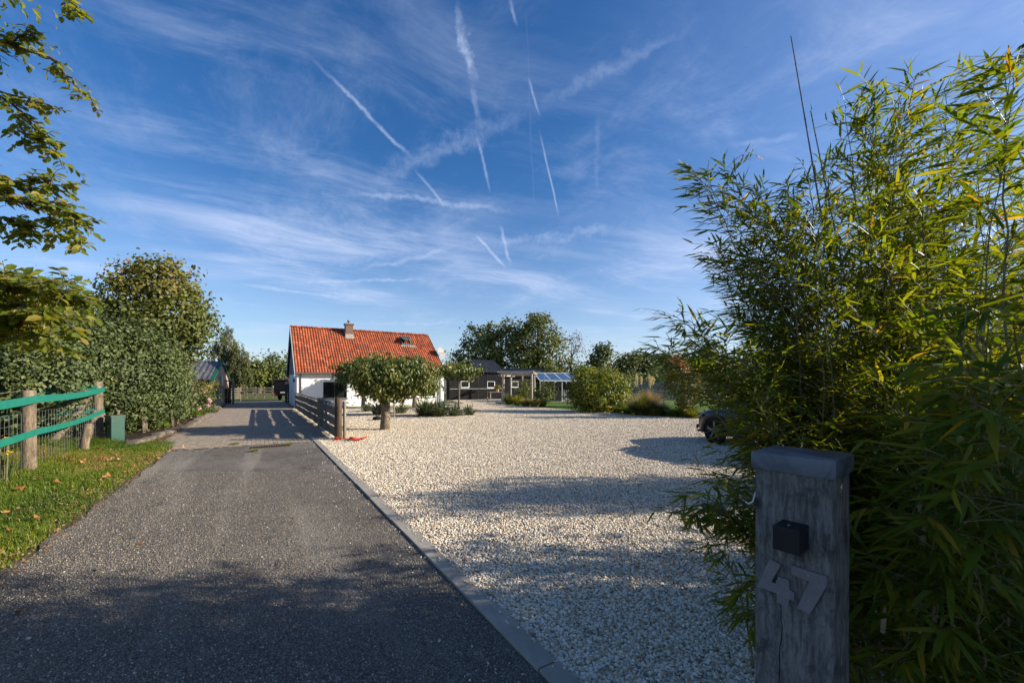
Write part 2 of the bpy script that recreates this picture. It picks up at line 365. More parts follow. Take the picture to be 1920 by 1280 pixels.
MT = dict(gravel=m_gravel(), pebble=m_pebble(), drive=m_drive(), chip=m_chip(),
    field=m_grassground('meadow', (.085, .105, .028), (.12, .12, .04), (.05, .07, .018)),
    lawn=m_grassground('lawn', (.1, .17, .02), (.075, .13, .018), (.05, .085, .012)),
    verge=m_grassground('verge_soil', (.09, .085, .035), (.12, .095, .05), (.05, .05, .02)),
    soil=simple('soil', (.05, .038, .027), (.028, .021, .015), 4, .95, .5, .1),
    brick=m_brick('clinker_field', False), brick1=m_brick('clinker', True),
    joint=simple('joint_sand', (.12, .1, .075), (.07, .06, .045), 8, .95, .4, .1),
    kerb=simple('kerb_concrete', (.36, .33, .28), (.27, .245, .205), 2.2, .85, .3, .2),
    tile=m_tile(), white=m_white('white_render'), plinth=m_white('white_trim', (.74, .73, .7)),
    trim=simple('grey_trim', (.42, .43, .43), (.33, .34, .34), 3, .6, .05), frame=simple('white_frame', (.74, .74, .72), (.66, .66, .64), 4, .45, .03),
    dframe=simple('dark_frame', (.045, .047, .045), (.03, .03, .03), 4, .4, .03), glass=m_glass(),
    zinc=simple('zinc', (.23, .235, .24), (.17, .175, .18), 4, .5, .05, .5, .3), slatwall=woody('grey_cladding', (.22, .235, .25), (.15, .16, .17), (.06, 1, 1), 18),
    chim=m_bricks_wall('chimney_brick', (.13, .06, .042), (.2, .1, .065), (.22, .19, .16), 9.), mortar=simple('lead_flashing', (.42, .4, .37), (.27, .25, .23), 8, .8, .5),
    black=simple('black_boards', (.012, .0125, .013), (.019, .0195, .02), 2, .92, .15, .06), corr=m_corr('corrugated_roof', (.03, .031, .034)), corr2=m_corr('corrugated_grey', (.07, .066, .07)),
    dpale=simple('pale_grey_door', (.52, .53, .53), (.46, .47, .47), 3, .6, .03), pinkbrick=m_bricks_wall('pink_brick', (.5, .3, .22), (.42, .25, .18), (.45, .38, .32), 8.),
    greenpaint=simple('green_boards', (.008, .075, .04), (.012, .09, .05), 4, .5, .05), oldwood=woody('weathered_post', (.27, .215, .15), (.11, .082, .055), (1, 1, .1), 30, .9, .9, .012),
    gatewood=woody('grey_boards', (.22, .2, .18), (.12, .108, .095), (1, .06, 1), 18), gatepost=woody('dark_gate_post', (.13, .09, .058), (.05, .034, .022)),
    palepost=woody('pale_post', (.34, .29, .22), (.17, .135, .095), (1, 1, .1), 26), sleeper=m_sleeper(),
    pergola=woody('silver_log', (.46, .41, .34), (.28, .24, .19)), teal=simple('teal_band', (.006, .15, .105), (.01, .18, .13), 5, .45, .05, .45),
    wire=simple('galvanised_wire', (.3, .3, .3), (.2, .2, .2), 9, .5, .05, .5, .5), cabinet=simple('green_cabinet', (.01, .07, .05), (.009, .06, .042), 5, .4, .05, .45),
    cablid=simple('dark_green_lid', (.03, .075, .06), (.02, .05, .04), 5, .5, .05), lead=m_lead(), lampblack=simple('black_metal', (.012, .013, .016), (.009, .009, .011), 30, .5, .1, .4),
    numeral=simple('zinc_numeral', (.215, .2, .21), (.17, .157, .166), 14, .55, .05, .4, .0), screw=simple('screw_head', (.7, .7, .68), None, 9, .3, .02, .6, .8),
    stone=simple('wall_stone', (.21, .17, .13), (.11, .095, .072), 5, .9, .6, .2), orange=simple('orange_strap', (.62, .09, .035), (.5, .06, .025), 12, .6, .2),
    paint=simple('car_paint', (.018, .02, .024), (.014, .016, .02), 2, .22, .0, .6, .2), carblack=simple('black_plastic', (.012, .012, .013), None, 12, .6, .1), tyre=simple('tyre_rubber', (.012, .012, .012), None, 20, .85, .2, .2),
    rim=simple('alloy', (.12, .12, .125), (.08, .08, .085), 6, .35, .02, .5, .6), lens=m_glass('lamp_lens', (.12, .13, .14)),
    patio=simple('pale_slab', (.5, .47, .42), (.42, .39, .35), 2, .85, .2), whiteplastic=simple('white_plastic', (.78, .78, .77), (.72, .72, .71), 4, .4, .02),
    solar=m_glass('roof_glass', (.05, .08, .13)), slat=woody('silver_slat', (.3, .3, .31), (.2, .2, .21), (.06, 1, 1), 16),
    blackrail=simple('black_gate', (.03, .028, .028), (.045, .04, .038), 4, .7, .2), bark=woody('bark', (.2, .16, .115), (.09, .07, .05), (1, 1, .25), 12, .95, 1., .02),
    barkpale=woody('pale_bark', (.27, .21, .15), (.13, .1, .07), (1, 1, .3), 9, .9, .8, .012), twig=simple('twig', (.11, .08, .06), (.07, .05, .04), 20, .8, .2),
    cane=simple('bamboo_cane', (.24, .22, .1), (.17, .14, .07), 8, .5, .1), canedark=simple('dark_cane', (.16, .13, .1), (.1, .075, .06), 9, .6, .1), sheath=simple('dry_sheath', (.42, .33, .22), (.3, .22, .14), 12, .8, .2),
    asphaltroof=simple('red_roof', (.12, .06, .05), None, 4, .8, .1), yellow=simple('yellow_petal', (.6, .38, .02), (.5, .3, .02), 10, .7, .1), pink=simple('pink_petal', (.62, .3, .34), (.7, .45, .45), 10, .7, .1))

# ------------------------------------------------------------------ setting: ground, drive, paving, gravel
def sheet(name, pts, z, m, kind='structure', sub=0):
    me = bpy.data.meshes.new(name); bm = bmesh.new()
    vs = [bm.verts.new((p[0], p[1], z)) for p in pts]; bm.faces.new(vs); bmesh.ops.recalc_face_normals(bm, faces=bm.faces)
    if bm.faces[0:1] and list(bm.faces)[0].normal.z < 0: bmesh.ops.reverse_faces(bm, faces=bm.faces)
    bmesh.ops.triangulate(bm, faces=bm.faces)
    bm.to_mesh(me); bm.free(); me.materials.append(m)
    return tag(link(name, me), kind=kind)
sheet('ground', [(-700, -300), (700, -300), (700, 900), (-700, 900)], -.06, MT['field'])
KT0, KT1 = 1.36, 1.50
def wob(a, b, n, amp, seed):
    r = np.random.default_rng(seed); o = []
    w = r.normal(0, amp, n + 1)
    for i in range(n + 1):
        f = i / n; s, t = a[0] + (b[0] - a[0]) * f, a[1] + (b[1] - a[1]) * f; o.append(ST(s, t + w[i]))
    return o
left_edge = wob((-6, -1.95), (13.0, -1.72), 60, .05, 3)
sheet('drive', [ST(-6, KT0 + .01)] + left_edge + [ST(12.55, -1.72), ST(12.55, KT0 + .01)], 0., MT['drive'])
sheet('verge', [ST(-6, -12), ST(-6, -1.7), ST(14.5, -1.6), ST(15.2, -2.6), ST(14, -12)], -.012, MT['verge'])
grav = [ST(-.9, KT1 - .01), ST(13.2, KT1 - .01), ST(13.4, 1.95), ST(28.9, 1.95), ST(28.9, 13.5), G(838, 749.6), G(932, 748.6), V3(-1.3, 31.8), G(962, 760), G(1010, 763), G(1074, 768.5), G(1140, 773), G(1190, 777.5), G(1300, 783), V3(12.5, 17.6), V3(19, 14), V3(19, 8), ST(1.6, 14), ST(.9, 6), ST(.2, 2.2)]
sheet('gravel', grav, -.004, MT['gravel'])
sheet('lawn', [V3(-1, 33), G(962, 759.5), G(1010, 762.5), G(1074, 768), G(1140, 772.5), G(1300, 782.5), V3(12.5, 17.9), V3(22, 15), V3(30, 36), V3(3, 37)], -.02, MT['lawn'])
sheet('patio', [V3(-6.5, 36), V3(-1.4, 33.2), V3(.6, 33.6), V3(2, 34.2), V3(10, 34), V3(11, 40), V3(-4, 42)], -.01, MT['patio'])
sheet('planting_bed', [ST(-2.5, 1.9), ST(.3, 2.0), ST(1.6, 4.5), ST(2.4, 14), ST(-1, 14)], -.008, MT['soil'])
sheet('flower_bed', [ST(14.2, -2.7), ST(20.5, -2.1), ST(27, -2.0), ST(27, -8), ST(14.2, -9)], -.006, MT['soil'])

# kerb of concrete edging pieces, one joint broken open
kerb = tag(link('kerb', None), kind='structure'); kerb.rotation_euler = (0, 0, ANG)
s = -1.13
while s < 12.9:
    L = 1.0; gap = .008
    o = MB().box((0, 0, 0), (KT1 - KT0, L - gap, .16)).build('kerb_stone', MT['kerb'], kerb, bevel=.006)
    o.location = ((KT0 + KT1) / 2 + random.gauss(0, .002), s + L / 2, -.062 + random.gauss(0, .0015)); o.rotation_euler = (random.gauss(0, .001), random.gauss(0, .004), random.gauss(0, .003))
    s += L
# clinker paving: columns of bricks laid lengthwise along the drive
pav = tag(link('paving', None), kind='structure'); pav.rotation_euler = (0, 0, ANG)
bw, bl = .098, .198
T0, S0, S1 = -2.2, 12.55, 41.
o = MB().quad((T0 - .6, S0, -.016), (2.1, S0, -.016), (2.1, S1, -.016), (T0 - .6, S1, -.016)).build('joint_bed', MT['joint'], pav)
cells = []
for ci in range(int((2.0 - T0) / .1)):
    t = T0 + .05 + ci * .1; off = .1 if ci % 2 else 0.
    for ri in range(int((S1 - S0) / .2)):
        sc = S0 + .1 + ri * .2 + off
        if t < -1.85 and (sc < 13.6 or sc > 27) : continue
        cells.append((t, sc))
cells.sort(key=lambda c: c[1]); near, far = cells[:290], cells[290:]
bm_ = [MB().box((0, 0, 0), (bw - .002 * k, bl - .002 * k, .05)) for k in (0, 1, 2)]
first = [b.build('brick', MT['brick1'], pav, bevel=.004) for b in bm_]
for i, (t, sc) in enumerate(near):
    o = first[i] if i < 3 else first[i % 3].copy()
    if i >= 3: COL.objects.link(o)
    o.location = (t, sc, -.025 + random.gauss(0, .0014)); o.rotation_euler = (random.gauss(0, .008), random.gauss(0, .006), random.gauss(0, .008))
C = np.array(far); n = len(C); hz = rng.normal(0, .0016, n)
sg = np.array([(-1, -1), (1, -1), (1, 1), (-1, 1)]) * np.array((bw, bl)) / 2
top = np.concatenate([C[:, None, :] + sg[None], np.repeat(hz[:, None, None], 4, 1)], 2)
bot = top * [1, 1, 0] + [0, 0, -.02]; sg2 = None
V = np.concatenate([top, bot], 1).reshape(-1, 3); b0 = np.arange(n)[:, None] * 8
fq = np.concatenate([b0 + np.array(q) for q in ((0, 1, 2, 3), (0, 4, 5, 1), (1, 5, 6, 2), (2, 6, 7, 3), (3, 7, 4, 0))])
bo = link('brick_field', npmesh('brick_field', V, [fq], MT['brick'], np.tile(rng.random(n), 5)), pav); bo['kind'] = 'stuff'

# loose stones by geometry nodes: one object of pebbles, one of dark chips
def scatter(name, pts, rot, scl, m, sub, kind='stuff', smooth=True):
    me = bpy.data.meshes.new(name); me.vertices.add(len(pts)); me.vertices.foreach_set('co', np.asarray(pts, np.float32).ravel())
    for nm, a in (('rot', rot), ('scl', scl)):
        at = me.attributes.new(nm, 'FLOAT_VECTOR', 'POINT'); at.data.foreach_set('vector', np.asarray(a, np.float32).ravel())
    o = tag(link(name, me), kind=kind)
    ng = bpy.data.node_groups.new(name + '_nodes', 'GeometryNodeTree')
    ng.interface.new_socket('Geometry', in_out='INPUT', socket_type='NodeSocketGeometry'); ng.interface.new_socket('Geometry', in_out='OUTPUT', socket_type='NodeSocketGeometry')
    N_ = ng.nodes; gi = N_.new('NodeGroupInput'); go = N_.new('NodeGroupOutput')
    ic = N_.new('GeometryNodeMeshIcoSphere'); ic.inputs['Radius'].default_value = 1.; ic.inputs['Subdivisions'].default_value = sub
    sm = N_.new('GeometryNodeSetShadeSmooth'); sm.inputs['Shade Smooth'].default_value = smooth
    mt = N_.new('GeometryNodeSetMaterial'); mt.inputs['Material'].default_value = m
    ip = N_.new('GeometryNodeInstanceOnPoints')
    ra, sa = N_.new('GeometryNodeInputNamedAttribute'), N_.new('GeometryNodeInputNamedAttribute')
    for q, nm in ((ra, 'rot'), (sa, 'scl')): q.data_type = 'FLOAT_VECTOR'; q.inputs['Name'].default_value = nm
    L = ng.links.new
    L(ic.outputs[0], sm.inputs[0]); L(sm.outputs[0], mt.inputs[0]); L(gi.outputs[0], ip.inputs['Points']); L(mt.outputs[0], ip.inputs['Instance'])
    L(ra.outputs[0], ip.inputs['Rotation']); L(sa.outputs[0], ip.inputs['Scale']); L(ip.outputs[0], go.inputs[0])
    mo = o.modifiers.new('stones', 'NODES'); mo.node_group = ng
    return o
def inpoly(x, y, poly):
    r = np.zeros(len(x), bool); j = len(poly) - 1
    for i in range(len(poly)):
        xi, yi, xj, yj = poly[i][0], poly[i][1], poly[j][0], poly[j][1]
        c = ((yi > y) != (yj > y)) & (x < (xj - xi) * (y - yi) / (yj - yi + 1e-12) + xi); r ^= c; j = i
    return r
def stone_points(poly, n, d0, d1, ratio0, ratio1, pw):
    d = d0 + (d1 - d0) * rng.random(n) ** pw; x = d * (ratio0 + (ratio1 - ratio0) * rng.random(n))
    k = inpoly(x, d, poly); return x[k], d[k]
x, y = stone_points(grav, 430000, 1.9, 17, -.6, .95, 1.25)
# thin with distance: keep full cover near the eye
k = rng.random(len(x)) < np.clip(1.05 - (y - 7) * .1, 0, 1); x, y = x[k], y[k]
n = len(x); a = (.0066 + .0072 * rng.random(n) ** 1.4) * (1 + np.clip(y - 5, 0, 8) * .03)
scl = np.stack([a * rng.uniform(.9, 1.35, n), a * rng.uniform(.75, 1.05, n), a * rng.uniform(.5, .8, n)], 1)
rot = np.stack([rng.normal(0, .35, n), rng.normal(0, .35, n), rng.uniform(0, 6.28, n)], 1)
zz = scl[:, 2] * rng.uniform(-.2, 1.1, n)
x2, y2 = stone_points(grav, 280000, 8, 37, -.62, .85, .8)
n2 = len(x2); a2 = rng.uniform(.0095, .016, n2); scl = np.concatenate([scl, np.stack([a2 * 1.15, a2 * .9, a2 * rng.uniform(.6, .85, n2)], 1)])
rot = np.concatenate([rot, np.stack([rng.normal(0, .35, n2), rng.normal(0, .35, n2), rng.uniform(0, 6.28, n2)], 1)])
zz = np.concatenate([zz, a2 * rng.uniform(0, .5, n2)]); x = np.concatenate([x, x2]); y = np.concatenate([y, y2])
n3 = 520; s3 = rng.uniform(-.5, 13, n3); t3 = np.where(rng.random(n3) < .6, KT1 - np.abs(rng.normal(0, .035, n3)), KT0 - np.abs(rng.normal(0, .25, n3)))
x = np.concatenate([x, s3 * U.x + t3 * N.x]); y = np.concatenate([y, s3 * U.y + t3 * N.y]); a3 = rng.uniform(.005, .0095, n3)
scl = np.concatenate([scl, np.stack([a3 * 1.2, a3 * .9, a3 * .7], 1)]); rot = np.concatenate([rot, np.stack([rng.normal(0, .3, n3), rng.normal(0, .3, n3), rng.uniform(0, 6.28, n3)], 1)])
zz = np.concatenate([zz, np.where(t3 > KT0, .018 + a3 * .7, a3 * .5)])
scatter('pebbles', np.stack([x, y, zz], 1), rot, scl, MT['pebble'], 2)
dpoly = [ST(-3, KT0 - .02)] + [ST(q, -1.8) for q in (-3, 12)] + [ST(12, KT0 - .02)]
x, y = stone_points(dpoly, 170000, 1.8, 7.5, -1.5, .4, 1.5)
n = len(x); a = rng.uniform(.0028, .0062, n) * (1 + 1.0 * (rng.random(n) > .985))
scl = np.stack([a * rng.uniform(.9, 1.4, n), a * rng.uniform(.7, 1.1, n), a * rng.uniform(.4, .8, n)], 1)
rot = np.stack([rng.normal(0, .5, n), rng.normal(0, .5, n), rng.uniform(0, 6.28, n)], 1)
scatter('stone_chips', np.stack([x, y, scl[:, 2] * rng.uniform(.0, .9, n)], 1), rot, scl, MT['chip'], 1, smooth=False)

# ------------------------------------------------------------------ leaves
def unit(a): return a / np.maximum(np.linalg.norm(a, axis=-1, keepdims=True), 1e-9)
def rdir(n): return unit(rng.normal(size=(n, 3)))
def leaf_geo(C, D, Nn, L, Wd, kind='oval', droop=.2):
    """C base points, D along the blade, Nn its upper side; returns verts, faces, faces per leaf"""
    C, D = np.asarray(C), unit(np.asarray(D)); S = unit(np.cross(D, Nn)); Nn = np.cross(S, D)
    n = len(C); L = np.broadcast_to(L, n)[:, None]; Wd = np.broadcast_to(Wd, n)[:, None]
    def pt(f, w, h): return C + D * L * f + S * Wd * w + Nn * L * h
    if kind == 'diamond':
        V = np.stack([pt(0, 0, 0), pt(.45, .5, .06), pt(1, 0, -droop * .6), pt(.45, -.5, .06)], 1); q = [(0, 1, 2, 3)]
    elif kind == 'oval':
        V = np.stack([pt(0, 0, 0), pt(.28, .45, .05), pt(.68, .42, .0), pt(1, 0, -droop), pt(.68, -.42, .0), pt(.28, -.45, .05), pt(.45, 0, -.03)], 1)
        q = [(0, 1, 2, 6), (6, 2, 3, 4), (0, 6, 4, 5)]
    else:  # narrow blade in three segments
        V = np.stack([pt(0, 0, 0), pt(.22, .5, .02), pt(.22, -.5, .02), pt(.62, .42, -droop * .35), pt(.62, -.42, -droop * .35), pt(1, 0, -droop)], 1)
        q = [(0, 1, 3, 4), (0, 4, 2, 2), (3, 5, 4, 4)]
        k = V.shape[1]; b = np.arange(n)[:, None] * k
        return V.reshape(-1, 3), [b + np.array((1, 3, 4, 2)), np.concatenate([b + np.array((0, 1, 2)), b + np.array((3, 5, 4))])], (1, 2)
    k = V.shape[1]; b = np.arange(n)[:, None] * k
    return V.reshape(-1, 3), [np.concatenate([b + np.array(x) for x in q])], (len(q),)
def leaf_mesh(name, C, D, Nn, L, Wd, tint, m, kind='oval', droop=.2):
    V, fs, per = leaf_geo(C, D, Nn, L, Wd, kind, droop)
    return npmesh(name, V, fs, m, np.concatenate([np.tile(tint, p) for p in per]))
def lump(dirs, seed, amp=.22):
    r = np.random.default_rng(seed); o = np.zeros(len(dirs))
    for k in range(7):
        w = r.normal(size=3) * (1.5 + k * .8); o += np.sin(dirs @ w + r.uniform(0, 6.28)) / (1 + k * .5)
    return 1 + amp * o / 2
def blob_clusters(blobs, ncl, seed, inner=.45, amp=.22, zmin=None):
    """cluster centres spread through the outer shell of a union of ellipsoids"""
    vol = np.array([b[1][0] * b[1][1] + b[1][0] * b[1][2] + b[1][1] * b[1][2] for b in blobs]); vol = vol / vol.sum(); out = []; nr = []
    for i, (c, r) in enumerate(blobs):
        m = max(3, int(ncl * vol[i])); d = rdir(m); rr = (inner ** 3 + (1 - inner ** 3) * rng.random(m)) ** (1 / 3) * lump(d, seed + i, amp)
        p = np.array(c) + d * rr[:, None] * np.array(r)
        keep = np.ones(m, bool)
        for j, (c2, r2) in enumerate(blobs):
            if j != i: keep &= (((p - np.array(c2)) / np.array(r2)) ** 2).sum(1) > .5
        if zmin is not None: keep &= p[:, 2] > zmin
        out.append(p[keep]); nr.append(unit((p - np.array(c)) / np.array(r))[keep])
    return np.concatenate(out), np.concatenate(nr)
def foliage(blobs, ncl, per, clr, L, Wd, seed, inner=.45, amp=.22, flat=.75, hang=.25, up=.5, zmin=None, kind='oval', tbias=None, clump=None):
    cc, cn = blob_clusters(blobs, ncl, seed, inner, amp, zmin)
    m = len(cc); ns = rng.poisson(per, m) + 1; idx = np.repeat(np.arange(m), ns); n = len(idx)
    off = rng.normal(size=(n, 3)) * clr * np.array((1, 1, flat)) * rng.uniform(.6, 1.3, m)[idx][:, None]
    C = cc[idx] + off
    if zmin is not None: C[:, 2] = np.maximum(C[:, 2], zmin)
    nrm = unit(cn[idx] * .7 + unit(off) * .5 + np.array((0, 0, up)) + rng.normal(size=(n, 3)) * .55)
    D = unit(rng.normal(size=(n, 3)) + cn[idx] * .5 - np.array((0, 0, hang)))
    D = unit(D - nrm * (D * nrm).sum(1)[:, None] * .75)
    ln = L * rng.uniform(.65, 1.25, n); wd = Wd * rng.uniform(.75, 1.2, n) * ln / L
    cl = rng.random(m) if tbias is None else np.clip(tbias(cc) + rng.normal(0, .12, m), 0, 1)
    tint = np.clip(cl[idx] * .65 + rng.random(n) * .35, 0, 1)
    return C, D, nrm, ln, wd, tint, cc
def limbs(mb, base, fork, cc, nl, r0, sag=.1):
    """limbs from the fork to some of the leaf clusters"""
    sel = cc[rng.choice(len(cc), min(nl, len(cc)), replace=False)]; base, fork = Vector(base), Vector(fork)
    for p in sel:
        p = Vector(p); f = fork.lerp(base, random.uniform(-.1, .35)); mid = f.lerp(p, .5) + Vector((random.gauss(0, .06), random.gauss(0, .06), .12)) * (p - f).length
        pts = [f.lerp(mid, a).lerp(mid.lerp(p, a), a) for a in (0, .2, .4, .6, .8, 1)]
        mb.tube(pts, [r0 * (1 - .85 * a) for a in (0, .2, .4, .6, .8, 1)], 5, False)
def tree(name, label, cat, base, blobs, lm, ncl, per, clr, L, Wd, seed, tr=.15, nl=16, group=None, fork=.55, bark='bark', lean=(0, 0), **kw):
    base = Vector(base); root = thing(name, label, cat, base, 0, group)
    bl = [(tuple(Vector(c) - base), r) for c, r in blobs]
    C, D, nn, ln, wd, tint, cc = foliage(bl, ncl, per, clr, L, Wd, seed, **{k: v for k, v in kw.items()})
    zc = sum(c[2] for c, r in bl) / len(bl); zt = max(c[2] + .4 * r[2] for c, r in bl); xc = sum(c[0] for c, r in bl) / len(bl); yc = sum(c[1] for c, r in bl) / len(bl)
    mb = MB(); zb = min(c[2] - r[2] for c, r in bl); fz = zb + (zt - zb) * fork if fork > 0 else -fork
    ks = (0, .06, .2, .45, .7, 1)
    pts = [(xc * a * a + random.gauss(0, .02) * a, yc * a * a, -.08 + (zt + .08) * a) for a in ks]
    mb.tube(pts, [tr * 1.45, tr * 1.1, tr, tr * .8, tr * .55, tr * .16], 9)
    limbs(mb, (0, 0, max(.3, zb * .8)), (xc * .4, yc * .4, fz), cc, nl, tr * .42)
    mb.build('trunk', MT[bark], root, smooth=True)
    link('crown', leaf_mesh('crown', C, D, nn, ln, wd, tint, lm, kw.get('kind', 'oval')), root)
    return root
LM = dict(
    bamboo=leafmat('bamboo_leaf', [(0, (.06, .105, .014)), (.35, (.11, .16, .018)), (.75, (.17, .205, .022)), (.965, (.22, .22, .028)), (.985, (.42, .25, .03)), (1, (.5, .34, .07))], .55, .5, (1.7, 1.5, .35), .3),
    bamboo1=leafmat('bamboo_leaf_near', [(0, (.06, .105, .014)), (.4, (.11, .16, .018)), (.75, (.17, .205, .022)), (.95, (.22, .22, .028)), (.975, (.42, .25, .03)), (1, (.5, .34, .07))], .55, .62, (1.7, 1.5, .35), .1, True),
    beech=leafmat('beech_leaf', [(0, (.09, .125, .016)), (.5, (.16, .19, .02)), (.85, (.24, .25, .03)), (1, (.3, .22, .04))], .52, .45, (1.7, 1.5, .35)),
    beech1=leafmat('beech_leaf_near', [(0, (.08, .115, .014)), (.5, (.13, .165, .018)), (.85, (.2, .21, .026)), (1, (.28, .2, .035))], .5, .45, (1.7, 1.5, .35), .35, True),
    hedge=leafmat('hedge_leaf', [(0, (0.049, 0.073, 0.024)), (.5, (0.083, 0.110, 0.037)), (.85, (0.122, 0.149, 0.046)), (1, (0.183, 0.183, 0.055))], .22, .5, (1.3, 1.3, .5), .35),
    linden=leafmat('linden_leaf', [(0, (0.066, 0.084, 0.019)), (.4, (0.102, 0.120, 0.024)), (.75, (0.156, 0.162, 0.029)), (.92, (0.204, 0.144, 0.036)), (1, (0.240, 0.102, 0.036))], .35, .5),
    catalpa=leafmat('umbrella_leaf', [(0, (0.061, 0.095, 0.024)), (.45, (0.101, 0.135, 0.030)), (.75, (0.176, 0.189, 0.041)), (.92, (0.243, 0.176, 0.047)), (1, (0.270, 0.115, 0.041))], .32, .42, (1.35, 1.2, .45), .45),
    oak=leafmat('oak_leaf', [(0, (0.058, 0.086, 0.023)), (.5, (0.098, 0.130, 0.031)), (.85, (0.150, 0.182, 0.042)), (1, (0.182, 0.156, 0.039))], .25, .55),
    oaky=leafmat('yellowing_oak_leaf', [(0, (0.069, 0.094, 0.022)), (.5, (0.125, 0.147, 0.031)), (.85, (0.188, 0.198, 0.040)), (1, (0.225, 0.175, 0.037))], .28, .55),
    willow=leafmat('willow_leaf', [(0, (.065, .08, .026)), (.5, (.1, .115, .035)), (1, (.15, .15, .05))], .32, .5),
    birch=leafmat('reddish_birch_leaf', [(0, (.1, .07, .055)), (.5, (.15, .1, .075)), (1, (.2, .14, .09))], .3, .6),
    yellowgreen=leafmat('yellow_green_leaf', [(0, (0.067, 0.095, 0.013)), (.4, (0.123, 0.157, 0.020)), (.75, (0.213, 0.224, 0.028)), (1, (0.336, 0.280, 0.045))], .42, .42, (1.45, 1.3, .35)),
    lime=leafmat('lime_leaf', [(0, (.08, .14, .015)), (.6, (.14, .2, .02)), (1, (.22, .24, .03))], .42, .5, (1.4, 1.3, .35)),
    redleaf=leafmat('red_autumn_leaf', [(0, (.08, .1, .02)), (.35, (.14, .14, .025)), (.6, (.22, .13, .035)), (.8, (.34, .09, .03)), (1, (.42, .13, .06))], .42, .45, (1.4, 1.1, .5)),
    yucca=leafmat('yucca_leaf', [(0, (.07, .095, .05)), (.6, (.11, .14, .06)), (1, (.17, .18, .07))], .15, .45, spec=.4),
    ograss=leafmat('ornamental_grass', [(0, (.07, .095, .02)), (.6, (.12, .14, .03)), (1, (.22, .19, .06))], .35, .55),
    straw=leafmat('straw_grass', [(0, (.2, .16, .05)), (.6, (.3, .24, .08)), (1, (.16, .16, .04))], .35, .6),
    plume=leafmat('grass_plume', [(0, (.5, .42, .3)), (1, (.62, .55, .42))], .35, .8), rosy=leafmat('rosy_grass', [(0, (.26, .17, .14)), (1, (.36, .24, .2))], .35, .8),
    grass=leafmat('verge_grass', [(0, (.07, .12, .012)), (.35, (.13, .19, .016)), (.7, (.19, .235, .02)), (.9, (.26, .23, .045)), (1, (.34, .24, .08))], .4, .5, (1.35, 1.3, .4)),
    dead=leafmat('fallen_leaf_brown', [(0, (.3, .1, .035)), (.5, (.38, .16, .06)), (1, (.42, .24, .11))], .2, .65, (1.2, 1, .6), .3, True))

# ------------------------------------------------------------------ house (local x along the facade, y to the back, z up)
HL, HD = 9.86, 7.2
hp = V3(-13.57, 25.6, 0)
house = thing('house', 'white rendered cottage under an orange pantile roof with brick chimney', 'house', hp, ANG)
EZ, EY = 2.27, -.3
PIT = (5.55 - EZ) / (HD / 2 - EY); pa = math.atan(PIT)
def rz(y): return EZ + (y - EY) * PIT
WINS = [(1.5, 2.96, .57, 1.66), (6.85, 9.2, .58, 1.6)]
wl = MB()
xs = [0, 1.5, 2.96, 6.85, 9.2, HL]
WT = .28
def wallbox(x0, x1, z0, z1): wl.box(((x0 + x1) / 2, WT / 2, (z0 + z1) / 2), (x1 - x0, WT, z1 - z0))
wallbox(0, 1.5, -.1, 2.2); wallbox(2.96, 6.85, -.1, 2.2); wallbox(9.2, HL, -.1, 2.2)
for x0, x1, z0, z1 in WINS: wallbox(x0, x1, -.1, z0); wallbox(x0, x1, z1, 2.2)
wl.box((HL / 2, HD - WT / 2, 1.05), (HL, WT, 2.3)); wl.box((WT / 2, HD / 2, 1.05), (WT, HD - 2 * WT, 2.3)); wl.box((HL - WT / 2, HD / 2, 1.05), (WT, HD - 2 * WT, 2.3))
wall = wl.build('wall', MT['white'], house)
# dark room inside so the panes read as glass
MB().box((HL / 2, HD / 2, .02), (HL - .6, HD - .6, .04)).build('room_floor', MT['black'], house)
def frontwin(x0, x1, z0, z1, posts, fm):
    y = .09; b = .05; f = MB()
    f.box(((x0 + x1) / 2, y, z0 + b / 2), (x1 - x0, .07, b)); f.box(((x0 + x1) / 2, y, z1 - b / 2), (x1 - x0, .07, b))
    for xx in [x0 + b / 2, x1 - b / 2]: f.box((xx, y, (z0 + z1) / 2), (b, .07, z1 - z0 - 2 * b))
    for xx in posts: f.box((xx, y, (z0 + z1) / 2), (.06, .068, z1 - z0 - 2 * b))
    w = f.build('window', fm, house)
    cuts = [x0 + b] + list(posts) + [x1 - b]
    for a, c in zip(cuts[:-1], cuts[1:]):
        MB().box(((a + c) / 2, y + .012, (z0 + z1) / 2), (c - a - .05, .012, z1 - z0 - 2 * b)).build('pane', MT['glass'], w)
    MB().box(((x0 + x1) / 2, -.03, z0 - .035), (x1 - x0 + .16, .16, .06)).build('sill', MT['zinc'] if fm == MT['dframe'] else MT['frame'], w, bevel=.005)
    return w
w1 = frontwin(*WINS[0], [2.2], MT['dframe'])
w2 = frontwin(*WINS[1], [7.55, 8.4], MT['frame'])
MB().box((2.23, -.045, 1.735), (1.6, .09, .15)).build('roller_shutter_box', MT['frame'], house, bevel=.01)
MB().box((8.02, -.045, 1.70), (2.5, .09, .2)).build('roller_shutter_box', MT['frame'], house, bevel=.01)
MB().box((8.02, -.02, 1.53), (2.3, .03, .13)).build('roller_shutter', MT['frame'], w2)
MB().box((1.0, -.008, .42), (.16, .02, .06)).build('air_vent', MT['dframe'], house)
for x in (.2, 9.52):
    p = MB().tube([(x, -.075, .0), (x, -.075, 2.0), (x, -.22, 2.16)], .045, 10); p.build('downpipe', MT['zinc'], house, smooth=True)
for x0, x1 in ((-.02, .12), (9.64, 9.88)): MB().box(((x0 + x1) / 2, -.025, 1.04), (x1 - x0, .05, 2.1)).build('corner_pier', MT['plinth'], house, bevel=.004)
